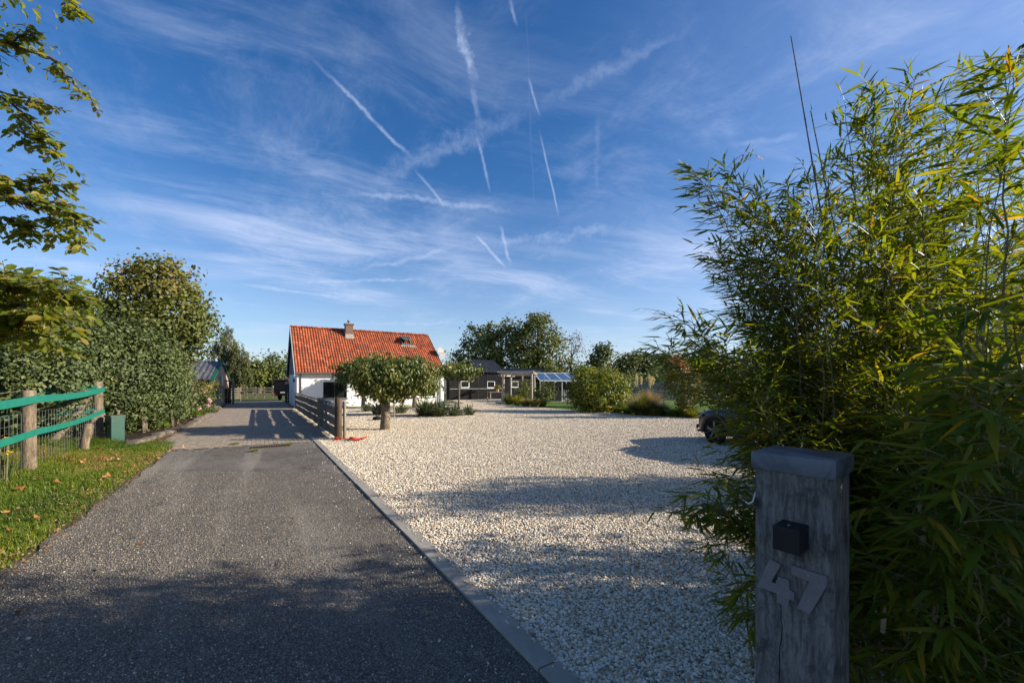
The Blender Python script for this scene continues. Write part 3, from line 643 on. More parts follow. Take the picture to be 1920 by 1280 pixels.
# gutter and soffit
MB().box((HL / 2, -.13, 2.185), (HL + .3, .22, .05)).build('soffit', MT['trim'], house)
gp = [(math.cos(a) * .075, math.sin(a) * .075) for a in np.linspace(math.pi, 2 * math.pi, 9)] + [(.066, 0)] + [(math.cos(a) * .062, math.sin(a) * .062) for a in np.linspace(2 * math.pi, math.pi, 9)]
MB().prism([(-.15, -.36 + a, 2.235 + b) for a, b in gp], (HL + .3, 0, 0)).build('gutter', MT['zinc'], house)
# left gable: white lower wall with door, grey boards above
for gx in (0.02, HL - .14): MB().prism([(gx, .02, 2.2), (gx, HD - .02, 2.2), (gx, HD / 2, rz(HD / 2) - .12)], (.12, 0, 0)).build('gable', MT['plinth'], house)
zb = 2.22
while zb < 5.2:
    y0 = (zb - EZ) / PIT + EY + .1; y1 = HD - y0; y0 = max(y0, .02); y1 = min(y1, HD - .02)
    if y1 - y0 > .25:
        MB().prism([(-.015, y0, zb), (-.035, y0, zb), (-.02, y0 + .13, zb + .165), (-.015, y0 + .13, zb + .165)], (0, y1 - y0, 0)).build('plank', MT['slatwall'], house)
    zb += .165
MB().box((-.012, 3.2, 1.0), (.05, .92, 2.0)).build('side_door', MT['plinth'], house, bevel=.005)
MB().tube([(-.03, 2.86, 1.02), (-.09, 2.86, 1.02), (-.09, 2.98, 1.02)], .012, 6).build('door_handle', MT['lampblack'], house)
MB().box((-.05, 1.9, 1.75), (.1, .09, .2)).build('wall_lamp', MT['lampblack'], house, bevel=.01)
# roof: deck, pantiles as one field, ridge tiles and barge boards singly
V0 = .14
dk = MB()
for sgn in (0, 1):
    a = (-V0, EY, EZ - .1); b = (HL + V0, EY, EZ - .1); c = (HL + V0, HD / 2, rz(HD / 2) - .1); d = (-V0, HD / 2, rz(HD / 2) - .1)
    q = [a, b, c, d]
    if sgn: q = [(x, HD - y, z) for x, y, z in q]
    dk.prism(q, (0, 0, .07))
roof = dk.build('roof', MT['asphaltroof'], house)
NR, NC = 15, 60
cw = (HL + 2 * V0 - .06) / NC; sl = math.hypot(HD / 2 - EY, rz(HD / 2) - EZ); rl = sl / NR
prof = [(0, .012), (.12, .03), (.3, .045), (.48, .036), (.62, .008), (.76, -.006), (.9, -.004), (1.04, .012)]
up = np.array((0, PIT, 1)) / math.hypot(PIT, 1); dn = np.array((0, 1, PIT)) / math.hypot(PIT, 1); nr_ = np.array((0, -math.sin(pa), math.cos(pa)))
Vt, Ft, tt = [], [], []
for side in (0, 1):
    for r_ in range(NR):
        for c_ in range(NC):
            x0 = -V0 + .03 + c_ * cw; base = len(Vt); jx, jz = random.gauss(0, .003), random.gauss(0, .003); tv = random.random()
            if random.random() < .93: tv = min(tv, .88)
            s0 = r_ * rl - .02 + random.gauss(0, .004); s1 = s0 + rl + .05
            for ss, lift in ((s0, .035), (s1, .004)):
                for px_, pz_ in prof:
                    q = np.array((x0 + px_ * cw + jx, EY, EZ - .03)) + dn * ss + nr_ * (pz_ + lift + jz)
                    Vt.append(q if side == 0 else np.array((q[0], HD - q[1], q[2])))
            for px_, pz_ in prof:
                q = np.array((x0 + px_ * cw + jx, EY, EZ - .03)) + dn * s0 + nr_ * (pz_ + .012 + jz)
                Vt.append(q if side == 0 else np.array((q[0], HD - q[1], q[2])))
            m = len(prof)
            for k_ in range(m - 1):
                Ft.append((base + k_, base + k_ + 1, base + m + k_ + 1, base + m + k_)); Ft.append((base + 2 * m + k_, base + 2 * m + k_ + 1, base + k_ + 1, base + k_)); tt += [tv, tv]
tf = link('roof_tiles', npmesh('roof_tiles', np.array(Vt), [np.array(Ft)], MT['tile'], np.array(tt), smooth=True), roof); tf['kind'] = 'stuff'
rx = -V0; rzz = rz(HD / 2)
k = 0
while rx < HL + V0 - .2:
    L = .335
    sec = [(math.cos(a) * .13, math.sin(a) * .11) for a in np.linspace(0, math.pi, 7)]
    b = MB(); i0 = []
    for xx, sc_ in ((rx, 1.12), (rx + .05, 1.12), (rx + .055, 1.0), (rx + L + .02, .95)):
        for cy_, cz_ in sec: b.v.append((xx, HD / 2 + cy_ * sc_, rzz + .0 + cz_ * sc_ + random.gauss(0, .001)))
    for q in range(3):
        for j in range(6): b.f.append((q * 7 + j, q * 7 + j + 1, q * 7 + 8 + j, q * 7 + 7 + j))
    b.f.append(tuple(range(7)))
    me_o = b.build('ridge_tile', MT['tile'], roof, smooth=True)
    at = me_o.data.attributes.new('tint', 'FLOAT', 'FACE'); at.data.foreach_set('value', [random.random() * .9] * len(me_o.data.polygons))
    rx += L; k += 1
for gx in (-V0 - .05, HL + V0 + .0):
    for side in (0, 1):
        y0, y1 = EY - .06, HD / 2
        q = [(gx, y0, rz(y0) - .2), (gx, y0, rz(y0) + .05), (gx, y1, rz(y1) + .07), (gx, y1, rz(y1) - .2)]
        if side: q = [(x, HD - y, z) for x, y, z in q]
        MB().prism(q, (.05, 0, 0)).build('barge_board', MT['trim'], roof)
# chimney
ch = MB().box((3.65, 3.12, 5.3), (.52, .52, 1.2)).build('chimney', MT['chim'], roof)
MB().box((3.65, 3.12, 5.92), (.64, .64, .12)).build('chimney_cap', MT['chim'], roof, bevel=.01)
fl = MB()
fl.prism([(3.36, 2.82, rz(2.82) + .05), (3.94, 2.82, rz(2.82) + .05), (3.94, 2.7, rz(2.7) + .045), (3.36, 2.7, rz(2.7) + .045)], nr_ * .02)
fl.box((3.65, 2.85, rz(2.85) + .14), (.56, .02, .26)); fl.prism([(3.38, 2.84, rz(2.84) + .02), (3.38, 2.84, rz(2.84) + .28), (3.38, 3.4, rz(3.4) + .28), (3.38, 3.4, rz(3.4) + .02)], (-.02, 0, 0)); fl.prism([(3.92, 2.84, rz(2.84) + .02), (3.92, 2.84, rz(2.84) + .28), (3.92, 3.4, rz(3.4) + .28), (3.92, 3.4, rz(3.4) + .02)], (.02, 0, 0))
fl.build('flashing', MT['mortar'], roof)
MB().lathe([(.06, 0), (.06, .1), (.1, .12), (.12, .18), (.09, .25), (.02, .27)], (3.65, 3.12, 5.98), 12).build('cowl', MT['zinc'], roof, smooth=True)
# roof light standing open
sx, sy = 7.8, 2.75; fz = rz(sy)
Mroof = Matrix((Vector((1, 0, 0)), Vector(dn), Vector(nr_))).transposed()
c0 = Vector((sx, sy, fz)) - Vector(dn) * .0
kf = MB()
for ox, oy, wx, wy in ((0, .45, .74, .07), (0, -.45, .74, .07), (-.35, 0, .07, .84), (.35, 0, .07, .84)): kf.box(c0 + Mroof @ Vector((ox, oy, .06)), (wx, wy, .12), Mroof)
sky_l = kf.build('roof_light', MT['zinc'], roof)
MB().box(c0 + Mroof @ Vector((0, 0, .015)), (.66, .84, .02), Mroof).build('shaft', MT['black'], sky_l)
tilt = Matrix.Rotation(-R(22), 3, 'X'); hinge = c0 + Mroof @ Vector((0, .46, .13)); Ms = Mroof @ tilt
sf = MB()
for ox, oy, wx, wy in ((0, -.03, .72, .06), (0, -.91, .72, .06), (-.33, -.47, .06, .82), (.33, -.47, .06, .82)): sf.box(hinge + Ms @ Vector((ox, oy, .03)), (wx, wy, .05), Ms)
sf.build('sash', MT['zinc'], sky_l); MB().box(hinge + Ms @ Vector((0, -.47, .035)), (.6, .82, .015), Ms).build('pane', MT['glass'], sky_l)
MB().prism([tuple(c0 + Mroof @ Vector((x, y, .03 + .03 * math.sin(x * 31)))) for x, y in ((-.5, -.5), (.75, -.5), (.72, -.68), (.4, -.72), (0, -.69), (-.48, -.7))], nr_ * .02).build('apron', MT['mortar'], sky_l)
# satellite dish
dish = thing('satellite_dish', 'white satellite dish fixed on the far gable of the cottage', 'satellite dish', hp + N * (HL + .3) + U * 1.55 + V3(0, 0, 3.55), 0)
ax = Matrix((V3(.5, .86, 0), V3(-.3, .17, .94).normalized(), V3(.8, -.5, .35).normalized())).transposed()
MT['dish'] = simple('dish_grey', (.3, .29, .28), (.26, .25, .24), 3, .6, .02)
MB().lathe([(.0, .0), (.12, .008), (.25, .035), (.36, .08), (.42, .11), (.425, .118), (.36, .092), (.25, .047), (.0, .012)], (.12, 0, .45), 24, ax).build('reflector', MT['dish'], dish, smooth=True)
MB().tube([(.12, 0, .42), (.42, -.2, .4), (.5, -.24, .52)], .014, 6).tube([(.12, 0, .44), (.0, 0, .3), (-.16, -.1, .2)], .02, 6).build('arm', MT['zinc'], dish)
MB().tube([(.5, -.24, .5), (.44, -.2, .6)], .03, 8).build('receiver', MT['dframe'], dish)

# ------------------------------------------------------------------ board fence and gate beside the drive
def post(name, label, at, h, r, m, square=False, group=None, cat='post', cap=None, lean=(0, 0)):
    o = MB()
    if square: o.box((0, 0, h / 2 - .1), (2 * r, 2 * r, h + .2))
    else: o.tube([(0, 0, -.2), (lean[0] * .3, lean[1] * .3, h * .3), (lean[0] * .7, lean[1] * .7, h * .7), (lean[0], lean[1], h - .02), (lean[0], lean[1], h)], [r * 1.04, r, r * .97, r * .95, r * .8], 14)
    p = o.build(name, m, None, at, bevel=.008 if square else 0, smooth=not square); p.rotation_euler = (0, 0, ANG if square else 0); tag(p, label, cat, group); return p
def boardgate(name, label, s0, s1, t, h, nb, cat, ends=True):
    g = thing(name, label, cat, ST(s0, t), ANG); L = s1 - s0
    for z0, z1 in ((.07, .33), (.38, .612), (.663, .893)):
        b = MB(); n_ = max(10, int(L / .25)); e0 = e1_ = 0.
        for i in range(n_ + 1):
            e0 = e0 * .8 + random.gauss(0, .009); e1_ = e1_ * .8 + random.gauss(0, .009); y = L * i / n_
            b.v += [(-.043, y, z0 * h + e0), (-.017, y, z0 * h + e0), (-.017, y, z1 * h + e1_), (-.043, y, z1 * h + e1_)]
        for i in range(n_):
            for j in range(4): b.f.append((i * 4 + j, i * 4 + (j + 1) % 4, i * 4 + 4 + (j + 1) % 4, i * 4 + 4 + j))
        b.f += [(0, 1, 2, 3), tuple(n_ * 4 + j for j in range(4))]
        b.build('board', MT['gatewood'], g)
    MB().box((.0, L / 2, h - .02), (.13, L + .02, .04)).build('top_rail', MT['gatewood'], g, bevel=.004)
    for i in range(nb):
        y = .06 + (L - .12) * i / (nb - 1)
        MB().box((.022, y, h * .5), (.07, .1, h * .94)).build('batten', MT['gatewood'], g, bevel=.003)
    return g
boardgate('board_gate', 'grey board gate leaf standing open behind the dark log post', 12.75, 16.1, 1.98, 1.02, 4, 'gate')
boardgate('board_fence', 'long grey board fence between the paved drive and the cottage', 16.65, 27.6, 2.02, 1.02, 9, 'fence')
gp_ = post('gate_post', 'dark split log gate post at the near end of the fence', ST(12.5, 2.0), 1.2, .1, MT['gatepost'])
post('gate_post', 'pale square post where the board gate meets the long fence', ST(16.4, 2.02), 1.07, .1, MT['palepost'], True)
post('gate_post', 'slim pale stake tied against the dark log gate post', ST(12.62, 2.19), 1.1, .045, MT['palepost'])
ob = MB()
for i in range(9):
    a = random.uniform(0, 6.28); l = random.uniform(.12, .3); cx_, cy_ = random.gauss(0, .16) * 1.6, random.gauss(0, .1)
    pts = [(cx_ + math.cos(a + f * 1.6) * l * f, cy_ + math.sin(a + f * 1.6) * l * f * .8, .03 + .035 * math.sin(f * 3.1 + i) + .004 * i) for f in np.linspace(0, 1, 6)]
    ob.tube([(0 + cx_ * .2, cy_ * .2, .03)] + pts, .016, 6)
tag(ob.build('strap', MT['orange'], None, G(664, 825.5), smooth=True), 'tangled orange red strap lying on gravel beside the dark gate post', 'strap')
# drain grate set in the chippings
gr = thing('drain_grate', 'rusty drain grate set in the chippings before the paving', 'drain', ST(12.05, .32, .004), ANG)
fr = MB()
for x, y, w, d in ((0, .14, .86, .02), (0, -.14, .86, .02), (-.42, 0, .02, .26), (.42, 0, .02, .26)): fr.box((x, y, 0), (w, d, .02))
fr.build('grate_frame', MT['gatepost'], gr)
MB().box((0, 0, -.002), (.82, .26, .004)).build('pit', MT['black'], gr)
for i in range(15): MB().box((-.385 + i * .055, 0, .004), (.024, .256, .012)).build('grate_bar', MT['gatepost'], gr)

# ------------------------------------------------------------------ green band fence on the left
f0 = ST(10.85, -3.46)
def roundpost(label, at, h, r, lean=(0, 0)): return post('fence_post', label, at, h, r, MT['oldwood'], group='round paddock fence posts', lean=lean)
c_at = ST(15.75, -3.72)
roundpost('weathered round post carrying both teal bands nearest the verge', G(54, 886), 1.5, .098)
roundpost('tall pale corner post where the teal bands end', c_at, 1.66, .11, (-.02, .0))
roundpost('short leaning stub post on the grass before the corner', G(156, 846), .66, .085, (.1, .02))
b1 = MB().tube([c_at + V3(-.5, -.85, -.1), c_at + V3(-.26, -.3, .8), c_at + V3(-.1, -.12, 1.4)], [.085, .08, .075], 12).build('fence_brace', MT['oldwood'], None, smooth=True); tag(b1, 'mossy round brace leaning up against the corner fence post', 'brace')
b1 = MB().tube([c_at + V3(-.1, -.3, -.1), c_at + V3(.0, -.14, .5), c_at + V3(.02, -.1, .86)], [.085, .08, .075], 12).build('fence_brace', MT['oldwood'], None, smooth=True); tag(b1, 'short round brace at the foot of the corner fence post', 'brace')
b1 = MB().tube([c_at + V3(-1.75, -1.0, .62), c_at + V3(-.1, -.08, 1.42)], [.06, .055], 10).build('fence_brace', MT['oldwood'], None, smooth=True); tag(b1, 'slanting wooden strut behind the teal bands below the top band', 'brace')
roundpost('round post out beyond the picture edge holding the teal bands', ST(5.7, -3.3), 1.45, .095)
roundpost('round post of the rear teal fence by the hedge', c_at - N * 3.4 + V3(0, 0, 0), 1.4, .09)
def band(label, pts, wd):
    """a flat plastic band hung between posts, sagging a little"""
    V = []; f = []
    dense = []
    for a, b in zip(pts[:-1], pts[1:]):
        for k_ in range(10):
            q = k_ / 10; p = Vector(a).lerp(Vector(b), q); p.z -= .05 * 4 * q * (1 - q); dense.append(p)
    dense.append(Vector(pts[-1])); m = MB()
    for i, p in enumerate(dense):
        d = (dense[min(i + 1, len(dense) - 1)] - dense[max(i - 1, 0)]); nx = Vector((d.y, -d.x, 0)).normalized() * .004; tw = .012 * math.sin(i * .7)
        for zz_, o_ in ((-wd / 2, 1), (wd / 2, 1), (wd / 2, -1), (-wd / 2, -1)): m.v.append(tuple(p + nx * (o_ + tw * zz_ * 60) + V3(0, 0, zz_)))
    for i in range(len(dense) - 1):
        for j in range(4): m.f.append((i * 4 + j, i * 4 + (j + 1) % 4, i * 4 + 4 + (j + 1) % 4, i * 4 + 4 + j))
    m.f.append((0, 1, 2, 3)); e = (len(dense) - 1) * 4; m.f.append((e, e + 1, e + 2, e + 3))
    o = m.build('fence_band', MT['teal'], None); return tag(o, label, 'fence band', 'teal fence bands')
off = N * .115; p1 = Vector((G(54, 886).x, G(54, 886).y, 0))
band('upper teal band along the verge from corner post to picture edge', [ST(5.7, -3.3, 1.3) + off, p1 + off + V3(0, 0, 1.345), c_at + off * 1.1 + V3(0, 0, 1.45)], .135)
band('lower teal band along the verge below the other', [ST(5.7, -3.3, .74) + off, p1 + off + V3(0, 0, .745), c_at + off * 1.1 + V3(0, 0, .84)], .115)
band('upper teal band of the rear fence behind the weathered post', [c_at - U * .12 + V3(0, 0, 1.5), c_at - N * 3.4 - U * .1 + V3(0, 0, 1.36), c_at - N * 7 - U * .3 + V3(0, 0, 1.33)], .11)
band('lower teal band of the rear fence behind the wire netting', [c_at - U * .12 + V3(0, 0, .86), c_at - N * 3.4 - U * .1 + V3(0, 0, .76), c_at - N * 7 - U * .3 + V3(0, 0, .72)], .12)
# wire netting along the verge
nt = MB(); a_, b_ = ST(5.7, -3.36), c_at + N * .0
for i in range(64):
    q = a_.lerp(b_, i / 63); nt.bar(q + V3(0, 0, .02), q + V3(0, 0, 1.08), .003, .003, (1, 0, 0))
for z in (.06, .16, .27, .4, .55, .72, .9, 1.08): nt.bar(a_ + V3(0, 0, z), b_ + V3(0, 0, z), .003, .003)
nt_o = nt.build('wire_netting', MT['wire'], None); tag(nt_o, 'grey sheep wire netting strung below the teal bands along the verge', 'wire netting')
w_ = MB().tube([c_at + V3(-.05, 0, 1.6), c_at - N * 3.4 + V3(0, 0, 1.46), c_at - N * 7.5 + V3(0, 0, 1.45)], .006, 5).build('fence_wire', MT['wire']); tag(w_, 'thin top wire strung over the rear teal fence', 'wire')
w_ = MB().tube([p1 + V3(0, 0, 1.5), p1 + V3(-.6, -.5, 1.38), p1 + V3(-1.4, -1.3, 1.28)], .006, 5).build('fence_wire', MT['palepost']); tag(w_, 'pale cord running down from the weathered round post', 'wire')
# green utility cabinet
cb = thing('utility_cabinet', 'small dark green utility cabinet beside the corner fence post', 'utility cabinet', G(215.5, 826.5), R(-24))
MB().box((0, .0, .335), (.34, .3, .69)).build('body', MT['cabinet'], cb, bevel=.012)
MB().box((0, 0, .7), (.375, .335, .05)).build('lid', MT['cablid'], cb, bevel=.01)
MB().box((0, -.153, .34), (.28, .012, .58)).build('door', MT['cabinet'], cb, bevel=.004)
MB().box((.06, -.165, .49), (.03, .016, .03)).build('lock', MT['lampblack'], cb); MB().box((.06, -.163, .43), (.03, .012, .045)).build('sticker', MT['yellow'], cb)
MB().tube([(-.09, -.155, .6), (-.09, -.172, .6)], .013, 8).build('bolt', MT['screw'], cb)

# ------------------------------------------------------------------ house number post (tall oak sleeper with a lead cap)
pA = Vector(((1413 - CX) / F * 1.36, 1.36, 0)); pB = pA + Vector((.625, -.78, 0)).normalized() * .216
e1 = (pB - pA).normalized(); e2 = Vector((-e1.y, e1.x, 0)); pw = (pB - pA).length; pt_ = .2
np_ = thing('number_post', 'square weathered sleeper post with lead cap and house number 47', 'post', pA, math.atan2(e1.y, e1.x))
PH = CH - 152 / F * 1.36
me_b = MB().box((pw / 2, pt_ / 2, (PH - .4) / 2), (pw, pt_, PH + .4))
shaft = me_b.build('shaft', MT['sleeper'], np_)
bm = bmesh.new(); bm.from_mesh(shaft.data)
bmesh.ops.subdivide_edges(bm, edges=[e for e in bm.edges if abs((e.verts[0].co - e.verts[1].co).z) > .5], cuts=46)
bmesh.ops.subdivide_edges(bm, edges=[e for e in bm.edges if abs((e.verts[0].co - e.verts[1].co).z) < .1 and abs((e.verts[0].co - e.verts[1].co).length) > .1], cuts=14, use_grid_fill=True)
from mathutils import noise as mnoise
for v in bm.verts:
    c = v.co; q = Vector((c.x * 26, c.y * 26, c.z * 2.2)); amt = .0035 * mnoise.noise(q) + .004 * mnoise.noise(Vector((c.x * 5, c.y * 5, c.z * 3)))
    crack = math.exp(-((c.x - pw * (.33 + .05 * math.sin(c.z * 5))) / .0045) ** 2) * (.012 if .1 < c.z < 1.0 else .004)
    out = Vector((c.x - pw / 2, c.y - pt_ / 2, 0))
    edge = max(abs(out.x) / (pw / 2), 0) * max(abs(out.y) / (pt_ / 2), 0)
    v.co -= out.normalized() * (.006 * edge ** 8) if edge > .5 else Vector((0, 0, 0))
    if c.y < .01: v.co.y += amt + crack
    elif c.y > pt_ - .01: v.co.y += amt
    elif c.x < .01 or c.x > pw - .01: v.co.x += amt
bm.to_mesh(shaft.data); bm.free(); shaft.data.polygons.foreach_set('use_smooth', [True] * len(shaft.data.polygons)); shaft.data.set_sharp_from_angle(angle=R(50))
cp = MB().box((pw / 2, pt_ / 2, PH + .012), (pw + .013, pt_ + .013, .056)).build('cap', MT['lead'], np_, bevel=.003, smooth=True)
def onpost(zx, zy, off=0.):
    """from a point of the close-up to the post's front plane, in the post's own axes"""
    px, py = 1280 + zx / 2.783, 820 + zy / 2.783; r = (px - CX) / F
    u = (pA.x - r * pA.y) / (r * e1.y - e1.x); d = pA.y + u * e1.y
    return Vector((u, -off, CH + (HY - py) / F * d))
four = [(460, 625), (517, 660), (468, 748), (490, 755), (503, 718), (560, 738), (563, 787), (588, 803), (585, 845), (562, 838), (558, 876), (496, 852), (497, 808), (395, 768)]
seven = [(573, 660), (755, 720), (757, 768), (668, 915), (602, 880), (665, 745), (573, 708)]
for nm, pl, sc_ in (('numeral_four', four, ((477, 655), (515, 795))), ('numeral_seven', seven, ((662, 713), (660, 846)))):
    o = MB().prism([onpost(*p, .004) for p in pl], (0, -.0065, 0)).build(nm, MT['numeral'], np_, bevel=.0006)
    for q in sc_:
        p = onpost(*q, .0115); MB().lathe([(.0001, .0), (.003, .0), (.004, .0022), (.004, .003)], p, 10, Matrix(((1, 0, 0), (0, 0, 1), (0, 1, 0)))).build('screw', MT['screw'], o)
bp = onpost(590, 500)
lb = MB().box((bp.x, -.044, bp.z), (.07, .086, .072)).build('lamp', MT['lampblack'], np_, bevel=.0015)
MB().lathe([(.0001, .0375), (.004, .0375), (.004, .036)], (bp.x - .004, -.05, bp.z), 10).build('screw', MT['screw'], lb)
hk = onpost(372, 320)
MB().tube([(-.001, .02, hk.z + .02), (-.006, .01, hk.z - .012), (-.016, .0, hk.z - .02), (-.024, -.004, hk.z - .014)], .0028, 6).build('hook', MT['whiteplastic'], np_, smooth=True)

# ------------------------------------------------------------------ dark car on the gravel
car = thing('parked_car', 'dark grey car parked on the gravel behind the bamboo', 'car', (6.74, 9.9, 0), R(19.9))
st = [  # y, half width, z bottom, z shoulder, z top of body
    (2.2, .42, .36, .58, .66), (2.16, .62, .26, .62, .74), (2.06, .78, .22, .66, .82), (1.85, .86, .21, .74, .9), (1.35, .9, .22, .82, .97), (.75, .9, .22, .86, 1.02), (.3, .9, .22, .88, 1.03), (-.6, .9, .22, .9, 1.02), (-1.3, .91, .23, .93, 1.04), (-1.75, .88, .26, .95, 1.06), (-2.05, .8, .34, .92, 1.04), (-2.14, .62, .42, .86, .98)]
b = MB(); ring = []
for y, w, z0, zs, z1 in st:
    pr = [(-w * .9, z0), (-w, z0 + .14), (-w, (z0 + zs) / 2), (-w * .985, zs), (-w * .9, z1 - .03), (-w * .5, z1), (0, z1 + .015)]
    pr = pr + [(-x, z) for x, z in reversed(pr[:-1])]
    ring.append(len(pr)); b.v += [(x, y, z) for x, z in pr]
m = ring[0]
for i in range(len(st) - 1):
    for j in range(m): b.f.append((i * m + j, i * m + (j + 1) % m, (i + 1) * m + (j + 1) % m, (i + 1) * m + j))
b.f.append(tuple(range(m))); b.f.append(tuple((len(st) - 1) * m + j for j in range(m)))
body = b.build('body', MT['paint'], car, smooth=True)
ss = body.modifiers.new('s', 'SUBSURF'); ss.levels = 1; ss.render_levels = 2
g = MB(); gs = [(.78, .74, 1.0, 1.02), (.05, .7, 1.0, 1.38), (-.3, .68, 1.0, 1.47), (-.9, .67, 1.02, 1.49), (-1.5, .64, 1.03, 1.42), (-2.0, .6, 1.03, 1.12)]
for y, w, z0, z1 in gs: g.v += [(-w, y, z0), (-w * .86, y, z1 - .03), (-w * .5, y, z1), (w * .5, y, z1), (w * .86, y, z1 - .03), (w, y, z0)]
for i in range(len(gs) - 1):
    for j in range(6): g.f.append((i * 6 + j, i * 6 + (j + 1) % 6, i * 6 + 6 + (j + 1) % 6, i * 6 + 6 + j))
g.f.append(tuple(range(6))); g.f.append(tuple(30 + j for j in range(6)))
g.build('greenhouse', MT['glass'], car, smooth=True)
rf = MB(); rs = [(-.02, .6, 1.42), (-.35, .59, 1.495), (-.9, .58, 1.51), (-1.45, .56, 1.45), (-1.7, .54, 1.36)]
for y, w, z in rs: rf.v += [(-w, y, z - .03), (-w * .6, y, z), (w * .6, y, z), (w, y, z - .03)]
for i in range(len(rs) - 1):
    for j in range(3): rf.f.append((i * 4 + j, i * 4 + j + 1, i * 4 + 5 + j, i * 4 + 4 + j))
rf.build('roof', MT['paint'], car, smooth=True)
for sx_ in (-1, 1):
    for y0, z0, y1, z1 in ((.8, 1.02, .0, 1.43), (-.75, 1.03, -.8, 1.47), (-2.0, 1.06, -1.6, 1.4)):
        MB().bar((sx_ * .745, y0, z0), (sx_ * .6, y1, z1), .07, .04, (sx_, 0, .3)).build('pillar', MT['paint'], car)
    MB().box((sx_ * .98, .55, 1.06), (.17, .1, .13)).build('mirror', MT['paint'], car, bevel=.03)
    for y in (1.35, -1.33):
        an = np.linspace(math.radians(-12), math.radians(192), 13)
        am = MB().prism([(sx_ * .885, y + math.cos(a) * .45, .34 + math.sin(a) * .44) for a in an] + [(sx_ * .885, y + math.cos(a) * .37, .34 + math.sin(a) * .37) for a in reversed(an)], (sx_ * .035, 0, 0)); am.build('wheel_arch', MT['carblack'], car, smooth=True)
        MB().prism([(sx_ * .884, y + math.cos(a) * .372, .34 + math.sin(a) * .372) for a in np.linspace(0, 6.283, 25)[:-1]], (sx_ * .012, 0, 0)).build('wheel_well', MT['black'], car)
        axm = Matrix(((0, 0, sx_), (1, 0, 0), (0, 1, 0)))
        wh = MB().lathe([(.2, -.05), (.3, -.05), (.335, -.02), (.345, .03), (.335, .065), (.28, .08), (.255, .07)], (sx_ * .85, y, .345), 28, axm).build('wheel', MT['tyre'], car, smooth=True)
        rm = MB().lathe([(.262, .072), (.25, .05), (.24, .02)], (sx_ * .85, y, .345), 28, axm)
        for k_ in range(5):
            for dd_ in (-.1, .1):
                a = k_ * 1.2566 + dd_ + .3; rm.bar(axm @ Vector((0.03 * math.cos(a), .03 * math.sin(a), .07)) + Vector((sx_ * .85, y, .345)), axm @ Vector((.25 * math.cos(a), .25 * math.sin(a), .062)) + Vector((sx_ * .85, y, .345)), .03, .02, (sx_, 0, 0))
        rm.lathe([(.0001, .085), (.035, .085), (.05, .07), (.05, .05)], (sx_ * .85, y, .345), 14, axm); rm.build('rim', MT['rim'], wh, smooth=True)
    MB().prism([(sx_ * .74, 2.07, .66), (sx_ * .86, 1.82, .72), (sx_ * .865, 1.8, .8), (sx_ * .72, 2.08, .75)], (sx_ * .02, .03, .01)).build('headlight', MT['lens'], car, bevel=.008)
    MB().prism([(sx_ * .64, 2.17, .34), (sx_ * .78, 2.07, .34), (sx_ * .78, 2.07, .44), (sx_ * .64, 2.17, .44)], (sx_ * .02, .03, 0)).build('fog_light', MT['carblack'], car, bevel=.005)
    MB().box((sx_ * .905, -.1, .3), (.03, 2.1, .1)).build('sill', MT['carblack'], car, bevel=.01)
    for y in (.62, -.42): MB().box((sx_ * .905, y - .75, .82), (.025, .18, .03)).build('door_handle', MT['paint'], car, bevel=.008)
MB().box((0, 2.19, .5), (.8, .05, .16)).build('grille', MT['carblack'], car, bevel=.01); MB().box((0, 2.16, .26), (1.3, .12, .06)).build('front_lip', MT['carblack'], car, bevel=.01)

# ------------------------------------------------------------------ black barns, door, pergola, glass roof
barn = thing('black_barn', 'black timber barn with corrugated roofs behind the cottage', 'barn', (-5.68, 36.9, 0), ANG)
bw_ = MB(); bw_.box((1.45, 1.9, .98), (2.98, 3.8, 2.1)); bw_.box((-2.2, 2.6, 1.05), (4.3, 3.8, 2.3)); b_w = bw_.build('wall', MT['black'], barn)
MB().box((4.37, 2.5, 1.25), (2.86, 5.0, 2.75)).build('tall_wall', MT['black'], barn)
def corr(name, x0, x1, y0, z0, y1, z1, m, parent, pitch=.36, amp=.06):
    n_ = int((x1 - x0) / pitch * 4); b = MB(); nn_ = Vector((0, -(z1 - z0), (y1 - y0))).normalized()
    for i in range(n_ + 1):
        x = x0 + (x1 - x0) * i / n_; h = amp * (1 if i % 4 in (1,) else -.6 if i % 4 == 3 else .2)
        for yy, zz_ in ((y0, z0), (y1, z1)):
            p = Vector((x, yy, zz_)); b.v += [tuple(p + nn_ * (h + .05)), tuple(p + nn_ * (h))]
    for i in range(n_):
        a = i * 4; b.f += [(a, a + 4, a + 6, a + 2), (a + 1, a + 3, a + 7, a + 5), (a, a + 1, a + 5, a + 4), (a + 2, a + 6, a + 7, a + 3)]
    return b.build(name, m, parent)
corr('low_roof', -.15, 2.95, -.25, 1.98, 2.3, 3.1, MT['corr'], barn); corr('tall_roof', 2.82, 5.95, -.25, 2.56, 2.5, 3.86, MT['corr'], barn)
corr('rear_roof', 2.82, 5.95, 5.25, 2.56, 2.5, 3.86, MT['corr'], barn); corr('side_roof', -4.4, -.1, .6, 2.2, 3.2, 3.2, MT['corr'], barn)
MB().prism([(5.78, .02, 2.6), (5.78, 4.98, 2.6), (5.78, 2.5, 3.78)], (-.1, 0, 0)).build('gable', MT['black'], barn)
for x0, x1 in ((.04, 2.92), (3.0, 5.76)): MB().box(((x0 + x1) / 2, -.02, 1.02), (x1 - x0, .05, .035)).build('ledge', MT['trim'], barn)
